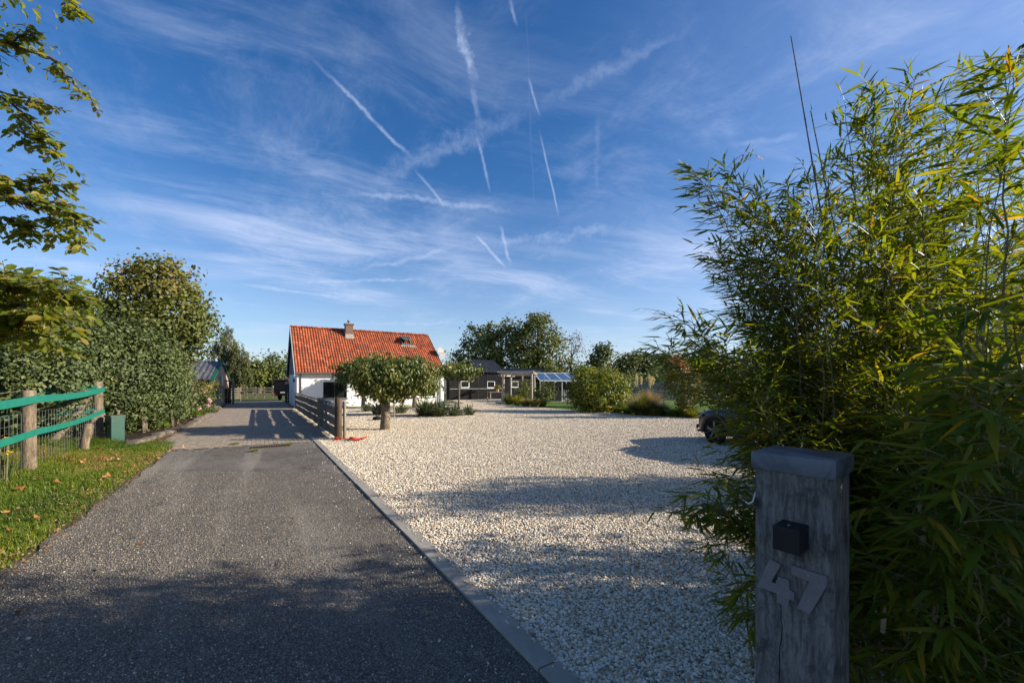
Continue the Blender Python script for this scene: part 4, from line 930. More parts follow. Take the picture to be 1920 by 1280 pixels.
def sqwin(x0, x1, z0, z1, parent):
    w = MB(); y = -.02
    for x, z, wx, wz in (((x0 + x1) / 2, z0, x1 - x0, .075), ((x0 + x1) / 2, z1, x1 - x0, .035), (x0, (z0 + z1) / 2, .035, z1 - z0), (x1, (z0 + z1) / 2, .06, z1 - z0)): w.box((x, y, z), (wx, .07, wz))
    o = w.build('window', MT['frame'], parent); MB().box(((x0 + x1) / 2, -.005, (z0 + z1) / 2), (x1 - x0 - .06, .012, z1 - z0 - .07)).build('pane', MT['glass'], o); return o
def bx(px): r = (px - CX) / F; return (r * 36.9 + 5.68) / (.845 - .534 * r)
sqwin(bx(864), bx(879), 1.14, 1.72, barn); sqwin(bx(913.5), bx(927), 1.1, 1.7, barn)
for i in range(4): MB().box((2.95 + .95 * i, -.012, 1.27), (.02, .03, 2.6)).build('board_joint', MT['corr'], barn)
dr = MB().box((-.36, .66, .9), (.64, .05, 1.84)).build('door', MT['dpale'], barn, bevel=.006); MB().box((-.13, .62, .92), (.05, .06, .12)).build('door_handle', MT['lampblack'], dr)
barn2 = thing('black_barn', 'lower black barn with shallow corrugated roof behind the log pergola', 'barn', (-.85, 42.4, 0), ANG)
MB().box((3.2, 2.2, 1.05), (6.4, 4.4, 2.3)).build('wall', MT['black'], barn2); corr('front_roof', -.15, 6.6, -.25, 2.2, 2.2, 3.12, MT['corr'], barn2); corr('rear_roof', -.15, 6.6, 4.65, 2.2, 2.2, 3.12, MT['corr'], barn2)
for gx in (.02, 6.28): MB().prism([(gx, .02, 2.2), (gx, 4.38, 2.2), (gx, 2.2, 3.02)], (.1, 0, 0)).build('gable', MT['black'], barn2)
sqwin(.95, 1.75, 1.1, 1.72, barn2); MB().box((.9, -.03, 2.05), (.12, .1, .14)).build('wall_lamp', MT['whiteplastic'], barn2)
# pergola of silvered logs
pg = thing('pergola', 'rustic pergola of silvered logs beside the black barns', 'pergola', (0, 0, 0))
pp = [(-.7, 33, .105), (1.39, 28.6, .085), (-.12, 38, .08), (.95, 37, .07), (1.75, 32, .08)]
for x, y, r in pp: MB().tube([(x, y, -.2), (x + random.gauss(0, .02), y, 1.1), (x, y, 2.28)], [r * 1.05, r, r * .95], 10).build('pergola_post', MT['pergola'], pg, smooth=True)
for a, c, z, r in (((-.9, 33.3), (1.55, 28.3), 2.3, .1), ((-1.05, 32.9), (.2, 38.3), 2.2, .08), ((1.3, 28.2), (2.0, 32.6), 2.3, .075), ((-.3, 38.1), (1.95, 31.8), 2.26, .07), ((-1.2, 32.6), (2.2, 31.9), 2.44, .07), ((-.2, 36), (1.6, 30), 2.44, .06)):
    MB().tube([(a[0], a[1], z), ((a[0] + c[0]) / 2 + random.gauss(0, .03), (a[1] + c[1]) / 2, z + random.uniform(-.02, .04)), (c[0], c[1], z + random.uniform(-.04, .04))], [r, r * 1.05, r * .9], 9).build('pergola_beam', MT['pergola'], pg, smooth=True)
# glass-roofed veranda
vr = thing('veranda', 'white framed garden veranda with sloping glass roof beside the pergola', 'veranda', (2.35, 34.2, 0), R(8))
VL, VD = 7.5, 2.6
for i in range(9):
    x = VL * i / 8; MB().bar((x, -.1, 1.78), (x, VD, 2.42), .06, .08).build('rafter', MT['frame'], vr)
for i in range(8):
    x = VL * (i + .5) / 8; MB().bar((x, -.08, 1.83), (x, VD, 2.45), VL / 8 - .07, .012).build('glass_panel', MT['solar'], vr)
MB().box((VL / 2, -.14, 1.76), (VL + .1, .1, .12)).build('eaves_beam', MT['frame'], vr); MB().box((VL / 2, VD + .05, 2.44), (VL + .1, .1, .14)).build('ridge_beam', MT['frame'], vr)
for x in (0, 1.9, 3.75, 5.6, VL):
    MB().box((x, -.12, .86), (.07, .07, 1.7)).build('veranda_post', MT['frame'], vr)
    MB().box((x, VD, 1.2), (.07, .07, 2.4)).build('veranda_post', MT['frame'], vr)
for i in range(7): MB().box((.5 + i * 1.05, VD + .3, .95), (.9, .05, 1.9)).build('rear_pane', MT['glass'], vr)
# garden furniture: shell chairs, table, box grill
def shellchair(label, at, rz_):
    c = thing('garden_chair', label, 'chair', at, rz_, 'white shell garden chairs')
    b = MB()
    for i in range(7):
        f = i / 6; y = -.26 + .5 * f; z = .4 + (.48 * max(0, f - .45) / .55) ** 1.0 * (1 if f > .45 else 0); w = .27 - .03 * abs(f - .5)
        b.v += [(-w - .04, y, z + .16), (-w, y, z + .02), (-w * .5, y, z), (w * .5, y, z), (w, y, z + .02), (w + .04, y, z + .16)]
    for i in range(6):
        for j in range(5): b.f.append((i * 6 + j, i * 6 + j + 1, i * 6 + 7 + j, i * 6 + 6 + j))
    o = b.build('shell', MT['whiteplastic'], c, smooth=True); sm = o.modifiers.new('t', 'SOLIDIFY'); sm.thickness = .025
    for x in (-.2, .2):
        for y in (-.18, .2): MB().tube([(x * .7, y * .7, .41), (x * 1.2, y * 1.2, 0)], .016, 6).build('leg', MT['whiteplastic'], c)
    return c
ch1 = shellchair('white shell garden chair at the edge of the patio near the yellow green shrub', G(1054, 750.3), R(150))
cz = dup(ch1, G(1068, 749.2), R(200), 'white shell garden chair half hidden by the yellow green shrub')
cz = dup(ch1, G(1029, 748.4), R(100), 'white shell garden chair deep under the glass veranda roof')
lt = thing('lounge_table', 'low white garden table under the veranda', 'table', G(1036, 749.6), R(10))
MB().box((0, 0, .32), (1.5, .7, .05)).build('table_top', MT['whiteplastic'], lt, bevel=.01)
for x in (-.68, .68):
    for y in (-.28, .28): MB().box((x, y, .15), (.05, .05, .3)).build('leg', MT['whiteplastic'], lt)
bq = thing('garden_stove', 'beige garden stove with flue under the veranda', 'stove', (4.05, 35.4, 0), R(8))
MB().box((0, 0, .6), (.8, .5, .62)).build('firebox', MT['stone'], bq, bevel=.02); MB().box((0, 0, .14), (.6, .4, .3)).build('base', MT['stone'], bq); MB().tube([(0, 0, .9), (0, 0, 1.6)], .07, 10).build('flue', MT['zinc'], bq); MB().box((0, 0, 1.35), (.46, .3, .3)).build('hood', MT['stone'], bq, bevel=.02)
wt = thing('work_table', 'grey garden work table before the tall black barn wall', 'table', (-1.35, 34.6, 0), ANG)
MB().box((0, 0, .8), (1.5, .6, .05)).build('table_top', MT['gatewood'], wt)
for x in (-.7, .7):
    for y in (-.26, .26): MB().box((x, y, .39), (.06, .06, .78)).build('leg', MT['palepost'], wt)
MB().box((0, 0, .25), (1.4, .5, .03)).build('shelf', MT['gatewood'], wt)
def flowers(root, n_, rad, zc, m, s, name='flowers'):
    C = rdir(n_) * rad * np.cbrt(rng.random((n_, 1))) * np.array((1, 1, .6)) + np.array(zc); link(name, leaf_mesh(name, C, rdir(n_), rdir(n_) + [0, 0, 1], s, s * .8, rng.random(n_), m), root)
pot = thing('flower_pot', 'pot of yellow flowers standing on the grey work table', 'plant pot', (-1.25, 34.55, .825), 0)
MB().lathe([(.0001, 0), (.11, 0), (.15, .2), (.16, .22), (.13, .22), (.12, .18), (.0001, .18)], (0, 0, 0), 14).build('pot', MT['pinkbrick'], pot, smooth=True); flowers(pot, 160, .3, (0, 0, .42), MT['yellow'], .07); flowers(pot, 120, .3, (0, 0, .36), LM['lime'], .1, 'foliage')

# ------------------------------------------------------------------ far end of the drive and the left barn
lbp = V3((398 - CX) / F * 26, 26, 0)
lb_ = thing('brick_barn', 'pink brick barn with grey corrugated roof and green verge behind the hedge', 'barn', lbp, ANG - R(5))
# local y = along the gable (u), local -x = along the ridge
gb = MB().prism([(0, 0, -.1), (0, 6.4, -.1), (0, 6.4, 1.85), (0, 3.2, 3.0), (0, 0, 1.85)], (-.25, 0, 0)); gb.build('gable_wall', MT['pinkbrick'], lb_)
MB().box((-4.2, .15, .87), (7.9, .3, 1.95)).build('side_wall', MT['pinkbrick'], lb_); MB().box((-4.2, 6.25, .87), (7.9, .3, 1.95)).build('side_wall', MT['pinkbrick'], lb_)
MB().box((.012, 2.9, 1.75), (.05, .5, .7)).build('gable_window', MT['dframe'], lb_); MB().box((.03, 3.4, 1.75), (.04, .2, .7)).build('shutter', MT['frame'], lb_)
def corr_y(name, y0, z0, y1, z1):
    b = corr(name, 0, 8.0, y0, z0, y1, z1, MT['corr2'], lb_, .3, .03); b.location = (-8.1, 0, 0); return b
corr_y('front_roof', -.3, 1.78, 3.2, 3.08); corr_y('rear_roof', 6.7, 1.78, 3.2, 3.08)
for a, c in (((.03, -.36, 1.72), (.03, 3.2, 3.1)), ((.03, 6.76, 1.72), (.03, 3.2, 3.1))): MB().bar(a, c, .2, .09).build('green_verge', MT['greenpaint'], lb_)
MB().tube([(.1, 3.2, 2.95), (.3, 3.3, 2.9), (.32, 3.3, 3.1)], .035, 6).build('bracket', MT['frame'], lb_)
bg_ = thing('black_gate', 'black boarded yard gate at the left of the paved drive', 'gate', G(396, 757.5), 0)
ga, gb_ = G(397, 757.5), G(434, 757.5); L = (gb_ - ga).length
for i in range(11): MB().box((.06 + (L - .12) * i / 10, .01 * (i % 2), .62), ((L - .12) / 10 - .03, .03, 1.16)).build('gate_board', MT['blackrail'], bg_)
for z in (.2, 1.05): MB().box((L / 2, .05, z), (L, .05, .1)).build('gate_rail', MT['blackrail'], bg_)
fr_ = thing('post_frame', 'tall grey goalpost frame standing over the black yard gate', 'frame', G(434, 757.5) + V3(.1, .05, 0), R(20))
MB().box((0, 0, .84), (.13, .13, 1.7)).build('upright', MT['palepost'], fr_); MB().box((-1.75, .0, 1.67), (.13, .13, 1.68)).build('upright', MT['palepost'], fr_)
MB().box((-.86, 0, 1.74), (1.62, .11, .1)).build('crossbar', MT['palepost'], fr_)
hur = thing('hurdle', 'pale wooden hurdle leaning beside the goalpost frame', 'hurdle', G(439, 751), R(40))
for i in range(5): MB().box((0, .0, .25 + .2 * i), (1.1, .03, .09)).build('hurdle_rail', MT['palepost'], hur)
for x in (-.5, .5): MB().box((x, .03, .6), (.07, .04, 1.25)).build('hurdle_post', MT['palepost'], hur)
ff = thing('field_fence', 'pale post and rail field fence beyond the paved yard', 'fence', G(446, 745.2), R(10))
fx0, fx1 = G(446, 745.2), G(536, 745.2); FL = fx1.x - fx0.x
for i in range(7): MB().box((FL * i / 6, .0, .52), (.13, .13, 1.25 if i != 4 else 1.5)).build('fence_post', MT['palepost'], ff)
for i in range(6):
    for z in (.35, .72, 1.0): MB().bar((FL * i / 6, -.08, z + random.gauss(0, .02)), (FL * (i + 1) / 6, -.08, z + random.gauss(0, .03)), .04, .12).build('fence_rail', MT['palepost'], ff)
wr_ = MB()
for i in range(40):
    x = FL * (.67 + .33 * i / 39); wr_.bar((x, .05, .1), (x, .05, 1.05), .014, .014, (1, 0, 0))
for z in np.linspace(.1, 1.05, 8): wr_.bar((FL * .67, .05, z), (FL, .05, z), .014, .014)
wr_.build('wire_mesh', MT['wire'], ff)
gt_ = thing('boarded_screen', 'dark grey boarded screen at the back corner of the cottage', 'screen', G(534, 753.5), ANG + R(-8))
for i in range(7): MB().box((.1 + i * .19, 0, .82), (.17, .035, 1.7)).build('board', MT['dframe'], gt_)
for z in (.35, 1.35): MB().box((.67, .04, z), (1.36, .04, .09)).build('screen_rail', MT['dframe'], gt_)
tr_ = thing('horse_trailer', 'dark horse trailer parked beyond the boarded screen', 'trailer', G(527, 750.6), R(8))
MB().box((0, 1.3, 1.12), (1.25, 2.6, 1.35)).build('body', MT['carblack'], tr_, bevel=.06); MB().box((0, 1.3, 1.86), (1.3, 2.7, .14)).build('roof', MT['asphaltroof'], tr_, bevel=.04)
MB().box((0, -.01, .75), (1.1, .04, .55)).build('ramp', MT['black'], tr_); MB().box((.2, -.04, .72), (.5, .02, .12)).build('number_plate', MT['whiteplastic'], tr_)
for x in (-.55, .55): MB().box((x, -.03, .55), (.1, .03, .18)).build('tail_light', MT['orange'], tr_)
for x in (-.66, .66): MB().lathe([(.0001, -.09), (.28, -.09), (.32, -.05), (.32, .05), (.28, .09), (.0001, .09)], (x, 1.4, .32), 16, Matrix(((0, 0, 1), (1, 0, 0), (0, 1, 0)))).build('wheel', MT['tyre'], tr_, smooth=True)
# slatted garden screen on the right
sl_ = thing('slat_fence', 'silvered horizontal slat fence behind the ornamental grasses', 'fence', P(1178, 745, 29) * 1 - V3(0, 0, P(1178, 745, 29).z), R(-4))
for i in range(3):
    for k_ in range(9): MB().box((.6 + 1.25 * i, 0, .42 + .145 * k_), (1.2, .03, .105)).build('slat', MT['slat'], sl_)
for i in range(4): MB().box((-.02 + 1.25 * i, .05, .85), (.08, .08, 1.8)).build('fence_post', MT['slat'], sl_)

# ------------------------------------------------------------------ trees and shrubs, far to near
def rootpx(px, d): return V3((px - CX) / F * d, d, 0)
def blobpx(px, py, d, rx_, rz_, ry_=None):
    p = P(px, py, d); k = d / F; return (tuple(p), (rx_ * k, (ry_ or rx_) * k, rz_ * k))
far = 62.
def fartree(label, px, d, blobs, m, ncl, seed, L=.5, per=26, clr=.62, tr=.28, cat='tree', **kw):
    return tree('broadleaf_tree', label, cat, rootpx(px, d), [blobpx(a, b, d, c, e) for a, b, c, e in blobs], LM[m], int(ncl * 1.7), per, clr * .8, L * .82, L * .62, seed, tr, 14, 'trees beyond the barns', kind='diamond', amp=.16, **kw)
fartree('broad dark green tree rising left of the yellowing one behind the barns', 893, 64, [(890, 660, 30, 48), (870, 685, 22, 30), (912, 652, 24, 40)], 'oak', 120, 1)
fartree('yellowing oak with rounded top between two darker trees behind the barns', 938, 60, [(935, 650, 32, 48), (958, 640, 26, 42), (925, 690, 30, 30)], 'oaky', 140, 2)
fartree('tallest broad oak above the log pergola', 1010, 58, [(1012, 640, 40, 50), (985, 655, 32, 48), (1036, 668, 28, 46), (1008, 610, 24, 22), (1000, 700, 48, 30)], 'oaky', 230, 3, tr=.35)
fartree('sparse reddish birch to the right of the tallest oak', 1070, 60, [(1072, 665, 20, 46), (1082, 645, 12, 22), (1062, 690, 22, 32)], 'birch', 60, 4, L=.3, per=14, clr=.7, tr=.14, bark='barkpale')
fartree('slim dark tree with pointed crown to the right of the reddish birch', 1123, 60, [(1123, 682, 20, 34), (1130, 664, 14, 20), (1110, 700, 22, 24)], 'oak', 70, 5)
fartree('low rounded oak behind the plumed grasses', 1178, 62, [(1172, 690, 28, 28), (1196, 684, 22, 26)], 'oaky', 80, 6)
fartree('dark round tree behind the slat fence', 1232, 62, [(1222, 692, 26, 30), (1250, 690, 26, 30)], 'oak', 90, 7)
fartree('dark tree half hidden behind the arching bamboo tips', 1300, 62, [(1290, 690, 30, 30), (1330, 680, 34, 36)], 'oak', 90, 8)
fartree('thin pale tree behind the satellite dish', 846, 66, [(848, 690, 20, 34), (838, 700, 16, 22)], 'willow', 40, 9, L=.34, per=16)
fartree('dark oak just left of the cottage gable behind the trailer', 516, 66, [(517, 694, 20, 32), (530, 705, 20, 28), (505, 705, 16, 26)], 'oak', 90, 10)
fartree('mid green oak between the willow and the darker oak', 486, 64, [(485, 698, 19, 26), (474, 712, 16, 20)], 'oaky', 70, 11)
fartree('tall dark tree showing above the trailer beside the gable', 552, 70, [(552, 690, 18, 32), (562, 700, 20, 30)], 'oak', 60, 12)
for i, (px, d, top) in enumerate([(-40, 50, 640), (60, 52, 640), (160, 54, 640), (250, 56, 650), (330, 60, 655), (1400, 62, 660), (1500, 58, 650), (1620, 60, 655), (1760, 58, 650), (1900, 60, 640)]):
    fartree((['round oak far behind the tall hedge, ', 'round oak far behind the bamboo, '][px > 900] + ['first', 'second', 'third', 'fourth', 'fifth'][i % 5] + ' of its row counted from the left'), px, d, [(px, (top + 735) / 2, 44, (735 - top) / 2)], 'oak', 60, 20 + i, L=.6, per=18)
# willow with hanging strands
wd_ = 50.; wroot = thing('willow_tree', 'tall weeping willow with hanging strands behind the brick barn', 'tree', rootpx(428, wd_), 0)
cc_ = [];
for px, py, rx_, rz_ in ((425, 640, 22, 34), (446, 665, 20, 30), (410, 672, 20, 40), (455, 690, 16, 26), (432, 690, 24, 30)):
    c, r = blobpx(px, py, wd_, rx_, rz_); c = np.array(c) - np.array(wroot.location); n = 46
    cc_.append(c + rdir(n) * np.array(r) * np.cbrt(rng.uniform(.15, 1, (n, 1))))
cc_ = np.concatenate(cc_); ns = 56; base = np.repeat(cc_, ns, 0); n = len(base); dz = rng.random(n) * np.repeat(rng.uniform(.8, 2.4, len(cc_)), ns)
C = base + np.stack([rng.normal(0, .1, n) + np.repeat(rng.normal(0, .2, len(cc_)), ns) * dz, rng.normal(0, .1, n), -dz], 1); C[:, 2] = np.maximum(C[:, 2], .4)
D = unit(np.stack([rng.normal(0, .35, n), rng.normal(0, .35, n), -np.ones(n)], 1))
link('crown', leaf_mesh('crown', C, D, rdir(n), .3, .085, np.clip(np.repeat(rng.random(len(cc_)), ns) * .7 + rng.random(n) * .3, 0, 1), LM['willow'], 'diamond'), wroot)
mb = MB(); mb.tube([(0, 0, -.1), (.1, 0, 1.5), (.0, .1, 4), (.3, 0, 6.5)], [.4, .3, .22, .08], 9); limbs(mb, (0, 0, 1.4), (.1, 0, 3.8), cc_ + [0, 0, .2], 22, .12); mb.build('trunk', MT['bark'], wroot, smooth=True)
# far wood closing the horizon
wc = []
for sx_ in np.linspace(-110, 120, 150):
    h = rng.uniform(3.2, 6.4); wc.append(((sx_, 92 + rng.uniform(-5, 5), h * .45), (rng.uniform(2, 3.5), 2.2, h * .55)))
C, D, nn, ln, wdd, tint, _ = foliage(wc, 1500, 12, .9, .8, .6, 50, inner=.5, kind='diamond', zmin=.1)
wo = link('distant_wood', leaf_mesh('distant_wood', C, D, nn, ln, wdd, tint, LM['oak'], 'diamond')); tag(wo, 'distant belt of woodland closing the horizon', None, None, 'stuff')

# ---- right garden
def shrub(name, label, px, d, blobs, m, ncl, per, clr, L, Wd, seed, cat='shrub', tr=.05, **kw):
    return tree(name, label, cat, rootpx(px, d), [blobpx(a, b, d, c, e) for a, b, c, e in blobs], LM[m], ncl, per, clr, L, Wd, seed, tr, 14, zmin=.06, **kw)
shrub('garden_shrub', 'large yellow green shrub at the gravel edge by the veranda', 1125, 22.5, [(1118, 738, 44, 36), (1140, 724, 36, 30), (1095, 722, 22, 30), (1150, 748, 28, 24), (1100, 752, 26, 20)], 'yellowgreen', 300, 30, .2, .16, .1, 31, up=.3)
shrub('garden_shrub', 'brownish green shrub rising behind the large yellow green one', 1150, 27, [(1150, 716, 36, 24), (1130, 705, 24, 14)], 'linden', 90, 24, .22, .15, .09, 32)
shrub('garden_shrub', 'fresh light green upright shrub left of the large one beside the veranda', 1088, 23.6, [(1086, 722, 11, 34), (1092, 700, 10, 16)], 'lime', 60, 26, .13, .12, .05, 33, hang=.0)
def grassclump(name, label, at, h, rad, n_, m, wd, cat='ornamental grass', group=None, arch=.5, seed=0, plumes=0, straw=False):
    """a tussock: blades fanning out from the base, bending over at the tips"""
    root = thing(name, label, cat, at, random.uniform(0, 6), group); r_ = np.random.default_rng(seed)
    a = r_.uniform(0, 6.283, n_); sp = np.sqrt(r_.random(n_)); L = h * r_.uniform(.65, 1.15, n_)
    out = np.stack([np.cos(a), np.sin(a), np.zeros(n_)], 1); b0 = out * (sp * rad * .38)[:, None]; lean = arch * 1.25 * r_.random(n_) ** .8 * (.35 + .65 * sp); L = L * (1.08 - .5 * sp * r_.random(n_))
    sd = np.stack([-np.sin(a), np.cos(a), np.zeros(n_)], 1); rows = []
    for f, w in ((0, .6), (.35, 1), (.7, .75), (1, .02)):
        p = b0 + out * (L * lean * (f ** 1.7) * 1.1)[:, None] + np.array((0, 0, 1)) * (L * f * (1 - .45 * lean * f ** 1.4))[:, None]
        rows += [p + sd * (wd * w / 2), p - sd * (wd * w / 2)]
    V = np.stack(rows, 1).reshape(-1, 3); bb = np.arange(n_)[:, None] * 8
    fq = np.concatenate([bb + np.array((2 * k_, 2 * k_ + 1, 2 * k_ + 3, 2 * k_ + 2)) for k_ in range(3)])
    link('blades', npmesh('blades', V, [fq], LM[m], np.tile(r_.random(n_), 3)), root)
    for i in range(plumes):
        aa = r_.uniform(0, 6.28); tip = Vector((math.cos(aa) * rad * r_.uniform(.1, .6), math.sin(aa) * rad * .5, h * r_.uniform(1.1, 1.5)))
        o = MB().tube([(0, 0, h * .3), tuple(tip * .7 + V3(0, 0, h * .1)), tuple(tip)], .008, 5).build('stalk', MT['palepost'], root)
        nC = 130; f = r_.random(nC); C = np.array(tip) + np.array([tip.x * .15, tip.y * .15, 1]) * (f * .42)[:, None] + r_.normal(size=(nC, 3)) * (.05 * np.sin(np.clip(f, .1, .95) * 3.1))[:, None]
        link('plume', leaf_mesh('plume', C, unit(r_.normal(size=(nC, 3)) * .5 + [0.2, 0, .6]), rdir(nC), .1, .025, r_.random(nC), LM['plume'], 'diamond'), o)
    return root
grassclump('grass_tussock', 'large green grass tussock right of the yellow green shrub', G(1207, 777.5), .98, 1.15, 2800, 'ograss', .018, seed=1, arch=1.2)
grassclump('grass_tussock', 'bright lime grass tussock tucked against the big yellow green shrub', G(1158, 771.5), .5, .6, 700, 'lime', .02, seed=2, arch=.8)
grassclump('grass_tussock', 'bright lime grass tussock next to the nose of the car', G(1283, 781), .6, .8, 900, 'lime', .02, seed=3, arch=.9)
grassclump('grass_tussock', 'dull green tussock between the two grass clumps before the slat fence', G(1243, 777), .6, .7, 700, 'ograss', .018, seed=4, arch=.8)
for i, (px, py, m, lb) in enumerate([(1180, 774, 'lime', 'low lime grass between the shrub and the large tussock'), (1226, 779, 'yellowgreen', 'low yellow green plant against the right of the large tussock'), (1262, 780.5, 'lime', 'lime grass tuft midway between large tussock and car'), (1300, 783, 'yellowgreen', 'yellow green plant half behind the car nose'), (1136, 771, 'yellowgreen', 'low yellow green plant at the foot of the big shrub')]):
    grassclump('grass_tussock', lb, G(px, py), .42, .75, 700, m, .026, seed=40 + i, arch=1.1)
grassclump('plumed_grass', 'tall cream plumed pampas grass behind the large tussock', rootpx(1208, 25), 1.2, 1.0, 500, 'straw', .02, seed=5, plumes=8, arch=.5)
grassclump('rosy_grass', 'rosy brown feathery grass beside the pampas plumes', rootpx(1226, 24.6), 1.3, 1.1, 420, 'rosy', .011, seed=6, arch=.8)
grassclump('rosy_grass', 'low rosy brown grass between yellow green shrub and pampas plumes', rootpx(1188, 24.5), 1.0, .9, 500, 'rosy', .012, seed=7, arch=.6)
for i, (px, py, h, m, lb) in enumerate([(955, 757, .8, 'ograss', 'green grass clump at the foot of the front pergola post'), (972, 759, .75, 'yellowgreen', 'yellow green clump in the pergola bed'), (985, 761, .6, 'straw', 'straw coloured grass left of the nearer pergola post'), (1003, 762, .65, 'straw', 'straw coloured grass around the nearer pergola post'), (1016, 761, .55, 'ograss', 'greener grass at the lawn end of the pergola bed')]):
    grassclump('grass_tussock', lb, G(px, py), h, .7, 600, m, .025, seed=10 + i, arch=.8)
shrub('climbing_plant', 'dark leafy climber filling the middle of the pergola', 981, 33, [(981, 730, 13, 20), (990, 742, 12, 12)], 'oaky', 50, 24, .18, .14, .09, 41)
shrub('palm_shrub', 'dark leafy plant to the right of the nearer pergola post', 1018, 31, [(1016, 735, 18, 18), (1026, 742, 12, 10)], 'oak', 50, 22, .2, .28, .06, 42)
red = shrub('autumn_tree', 'small tree with red orange top beyond the nose of the car', 1284, 19, [(1272, 690, 24, 28), (1262, 720, 16, 26), (1296, 715, 26, 34), (1285, 750, 22, 14)], 'redleaf', 150, 26, .14, .11, .075, 43, cat='tree', tr=.04, bark='barkpale', tbias=lambda c: np.clip((c[:, 2] - 1.0) / 2.9 - (c[:, 0]) * .2, 0, .8))
shrub('garden_shrub', 'green shrub behind the bonnet of the car', 1345, 20, [(1345, 735, 40, 34), (1390, 725, 40, 44)], 'yellowgreen', 120, 26, .2, .14, .09, 44)
shrub('garden_shrub', 'dark shrub in shade behind the slat fence', 1240, 33, [(1200, 718, 30, 18), (1250, 712, 34, 22)], 'oak', 90, 24, .3, .25, .15, 45)

# ---- umbrella trees before the cottage
def umbrella(label, at, tz, blobs, tr, seed, ncl=210, per=30, L=.2, W_=.1, nl=26, **kw):
    root = thing('umbrella_tree', label, 'tree', at, 0, 'clipped umbrella trees')
    C, D, nn, ln, wdd, tint, cc = foliage(blobs, ncl, per, .15, L, W_, seed, inner=.35, amp=.2, up=.35, hang=.75, flat=.8, **kw)
    D = unit(D + np.array((0, 0, -.55)))
    mb = MB(); mb.tube([(0, 0, -.1), (0, 0, .04), (.02, 0, tz * .5), (0, 0, tz), (0, 0, tz + .14)], [tr * 1.12, tr * 1.05, tr * .93, tr * 1.0, tr * .8], 14); limbs(mb, (0, 0, tz), (0, 0, tz + .12), cc, nl, tr * .3)
    mb.build('trunk', MT['barkpale'], root, smooth=True)
    link('crown', leaf_mesh('crown', C, D, nn, ln, wdd, tint, LM['catalpa'], 'oval', .3), root); return root
umbrella('large clipped umbrella tree on the gravel right of the gate', G(722, 805), 1.02, [((.12, 0, 2.0), (1.5, 1.45, .42)), ((-.78, -.1, 1.86), (.66, .9, .38)), ((.95, .15, 1.74), (.8, .95, .54)), ((.1, -.3, 1.62), (1.0, .9, .46)), ((.02, 0, 1.3), (.42, .42, .26)), ((-1.2, 0, 1.95), (.32, .5, .2)), ((1.45, 0, 1.82), (.36, .55, .4)), ((-.4, .2, 2.28), (.5, .6, .22)), ((.75, -.2, 2.25), (.5, .6, .22))], .165, 61, 420, 34, L=.17, W_=.062)
umbrella('umbrella tree by the cottage wall behind the gate', G(681, 763.5), 1.5, [((0.1, 0, 2.2), (.72, .8, .45))], .13, 62, 60, 26)
umbrella('umbrella tree by the cottage wall near the wide white window', G(777, 764), 1.5, [((0, 0, 2.05), (1.0, 1.0, .55))], .15, 63, 80, 26)
umbrella('young thin umbrella tree standing right of the cottage corner', G(860, 777.5), 1.95, [((0, 0, 2.3), (.92, .85, .26)), ((.45, 0, 2.2), (.55, .6, .3)), ((-.5, .1, 2.2), (.5, .6, .28))], .045, 64, 70, 20, L=.2, nl=12)
tag(MB().tube([(0, 0, -.1), (.01, 0, .5), (0, 0, 1.05)], [.035, .035, .03], 8).build('stake', MT['palepost'], None, G(738.5, 783), smooth=True), 'thin pale stake in the gravel right of the thick trunk', 'stake')
tag(MB().lathe([(.0001, 0), (.16, .0), (.2, .06), (.15, .13), (.05, .16), (.0001, .165)], (0, 0, 0), 9).build('boulder', MT['black'], None, G(707, 787), smooth=True), 'small dark boulder left of the thick umbrella tree trunk', 'boulder')
# ---- sword-leaved clumps
for i, (px, py, h, r_, n_, lb) in enumerate([(688, 771, .45, .6, 60, 'small light green yucca against the cottage wall behind the gate post'), (712, 777, .7, .8, 120, 'wide dark yucca clump behind the thick umbrella tree trunk'), (752, 774, .55, .7, 80, 'yucca clump between the stake and the second umbrella trunk'), (797, 779, .85, .9, 130, 'tall yucca clump below the white window, nearer the thick trunk'), (824, 779.5, .85, .9, 130, 'tall yucca clump below the cottage corner downpipe'), (853, 779, .6, .7, 80, 'dark low yucca at the foot of the young umbrella tree'), (879, 777.5, .5, .6, 70, 'smallest yucca to the right of the young umbrella tree')]):
    y_ = grassclump('yucca_plant', lb, G(px, py), h * 1.15, r_ * 1.1, int(n_ * 1.4), 'yucca', .055, 'yucca', 'yucca plants before the cottage', 1.35, 80 + i)
    MB().lathe([(.0001, .03), (r_ * .34, .02), (r_ * .4, -.01)], (0, 0, 0), 10).build('mulch', MT['soil'], y_)
tag(MB().box((0, 0, -.02), (5.6, 1.25, .05)).build('planting_strip', MT['soil'], None, G(800, 776) + V3(0, 0, -.012)), kind='structure')

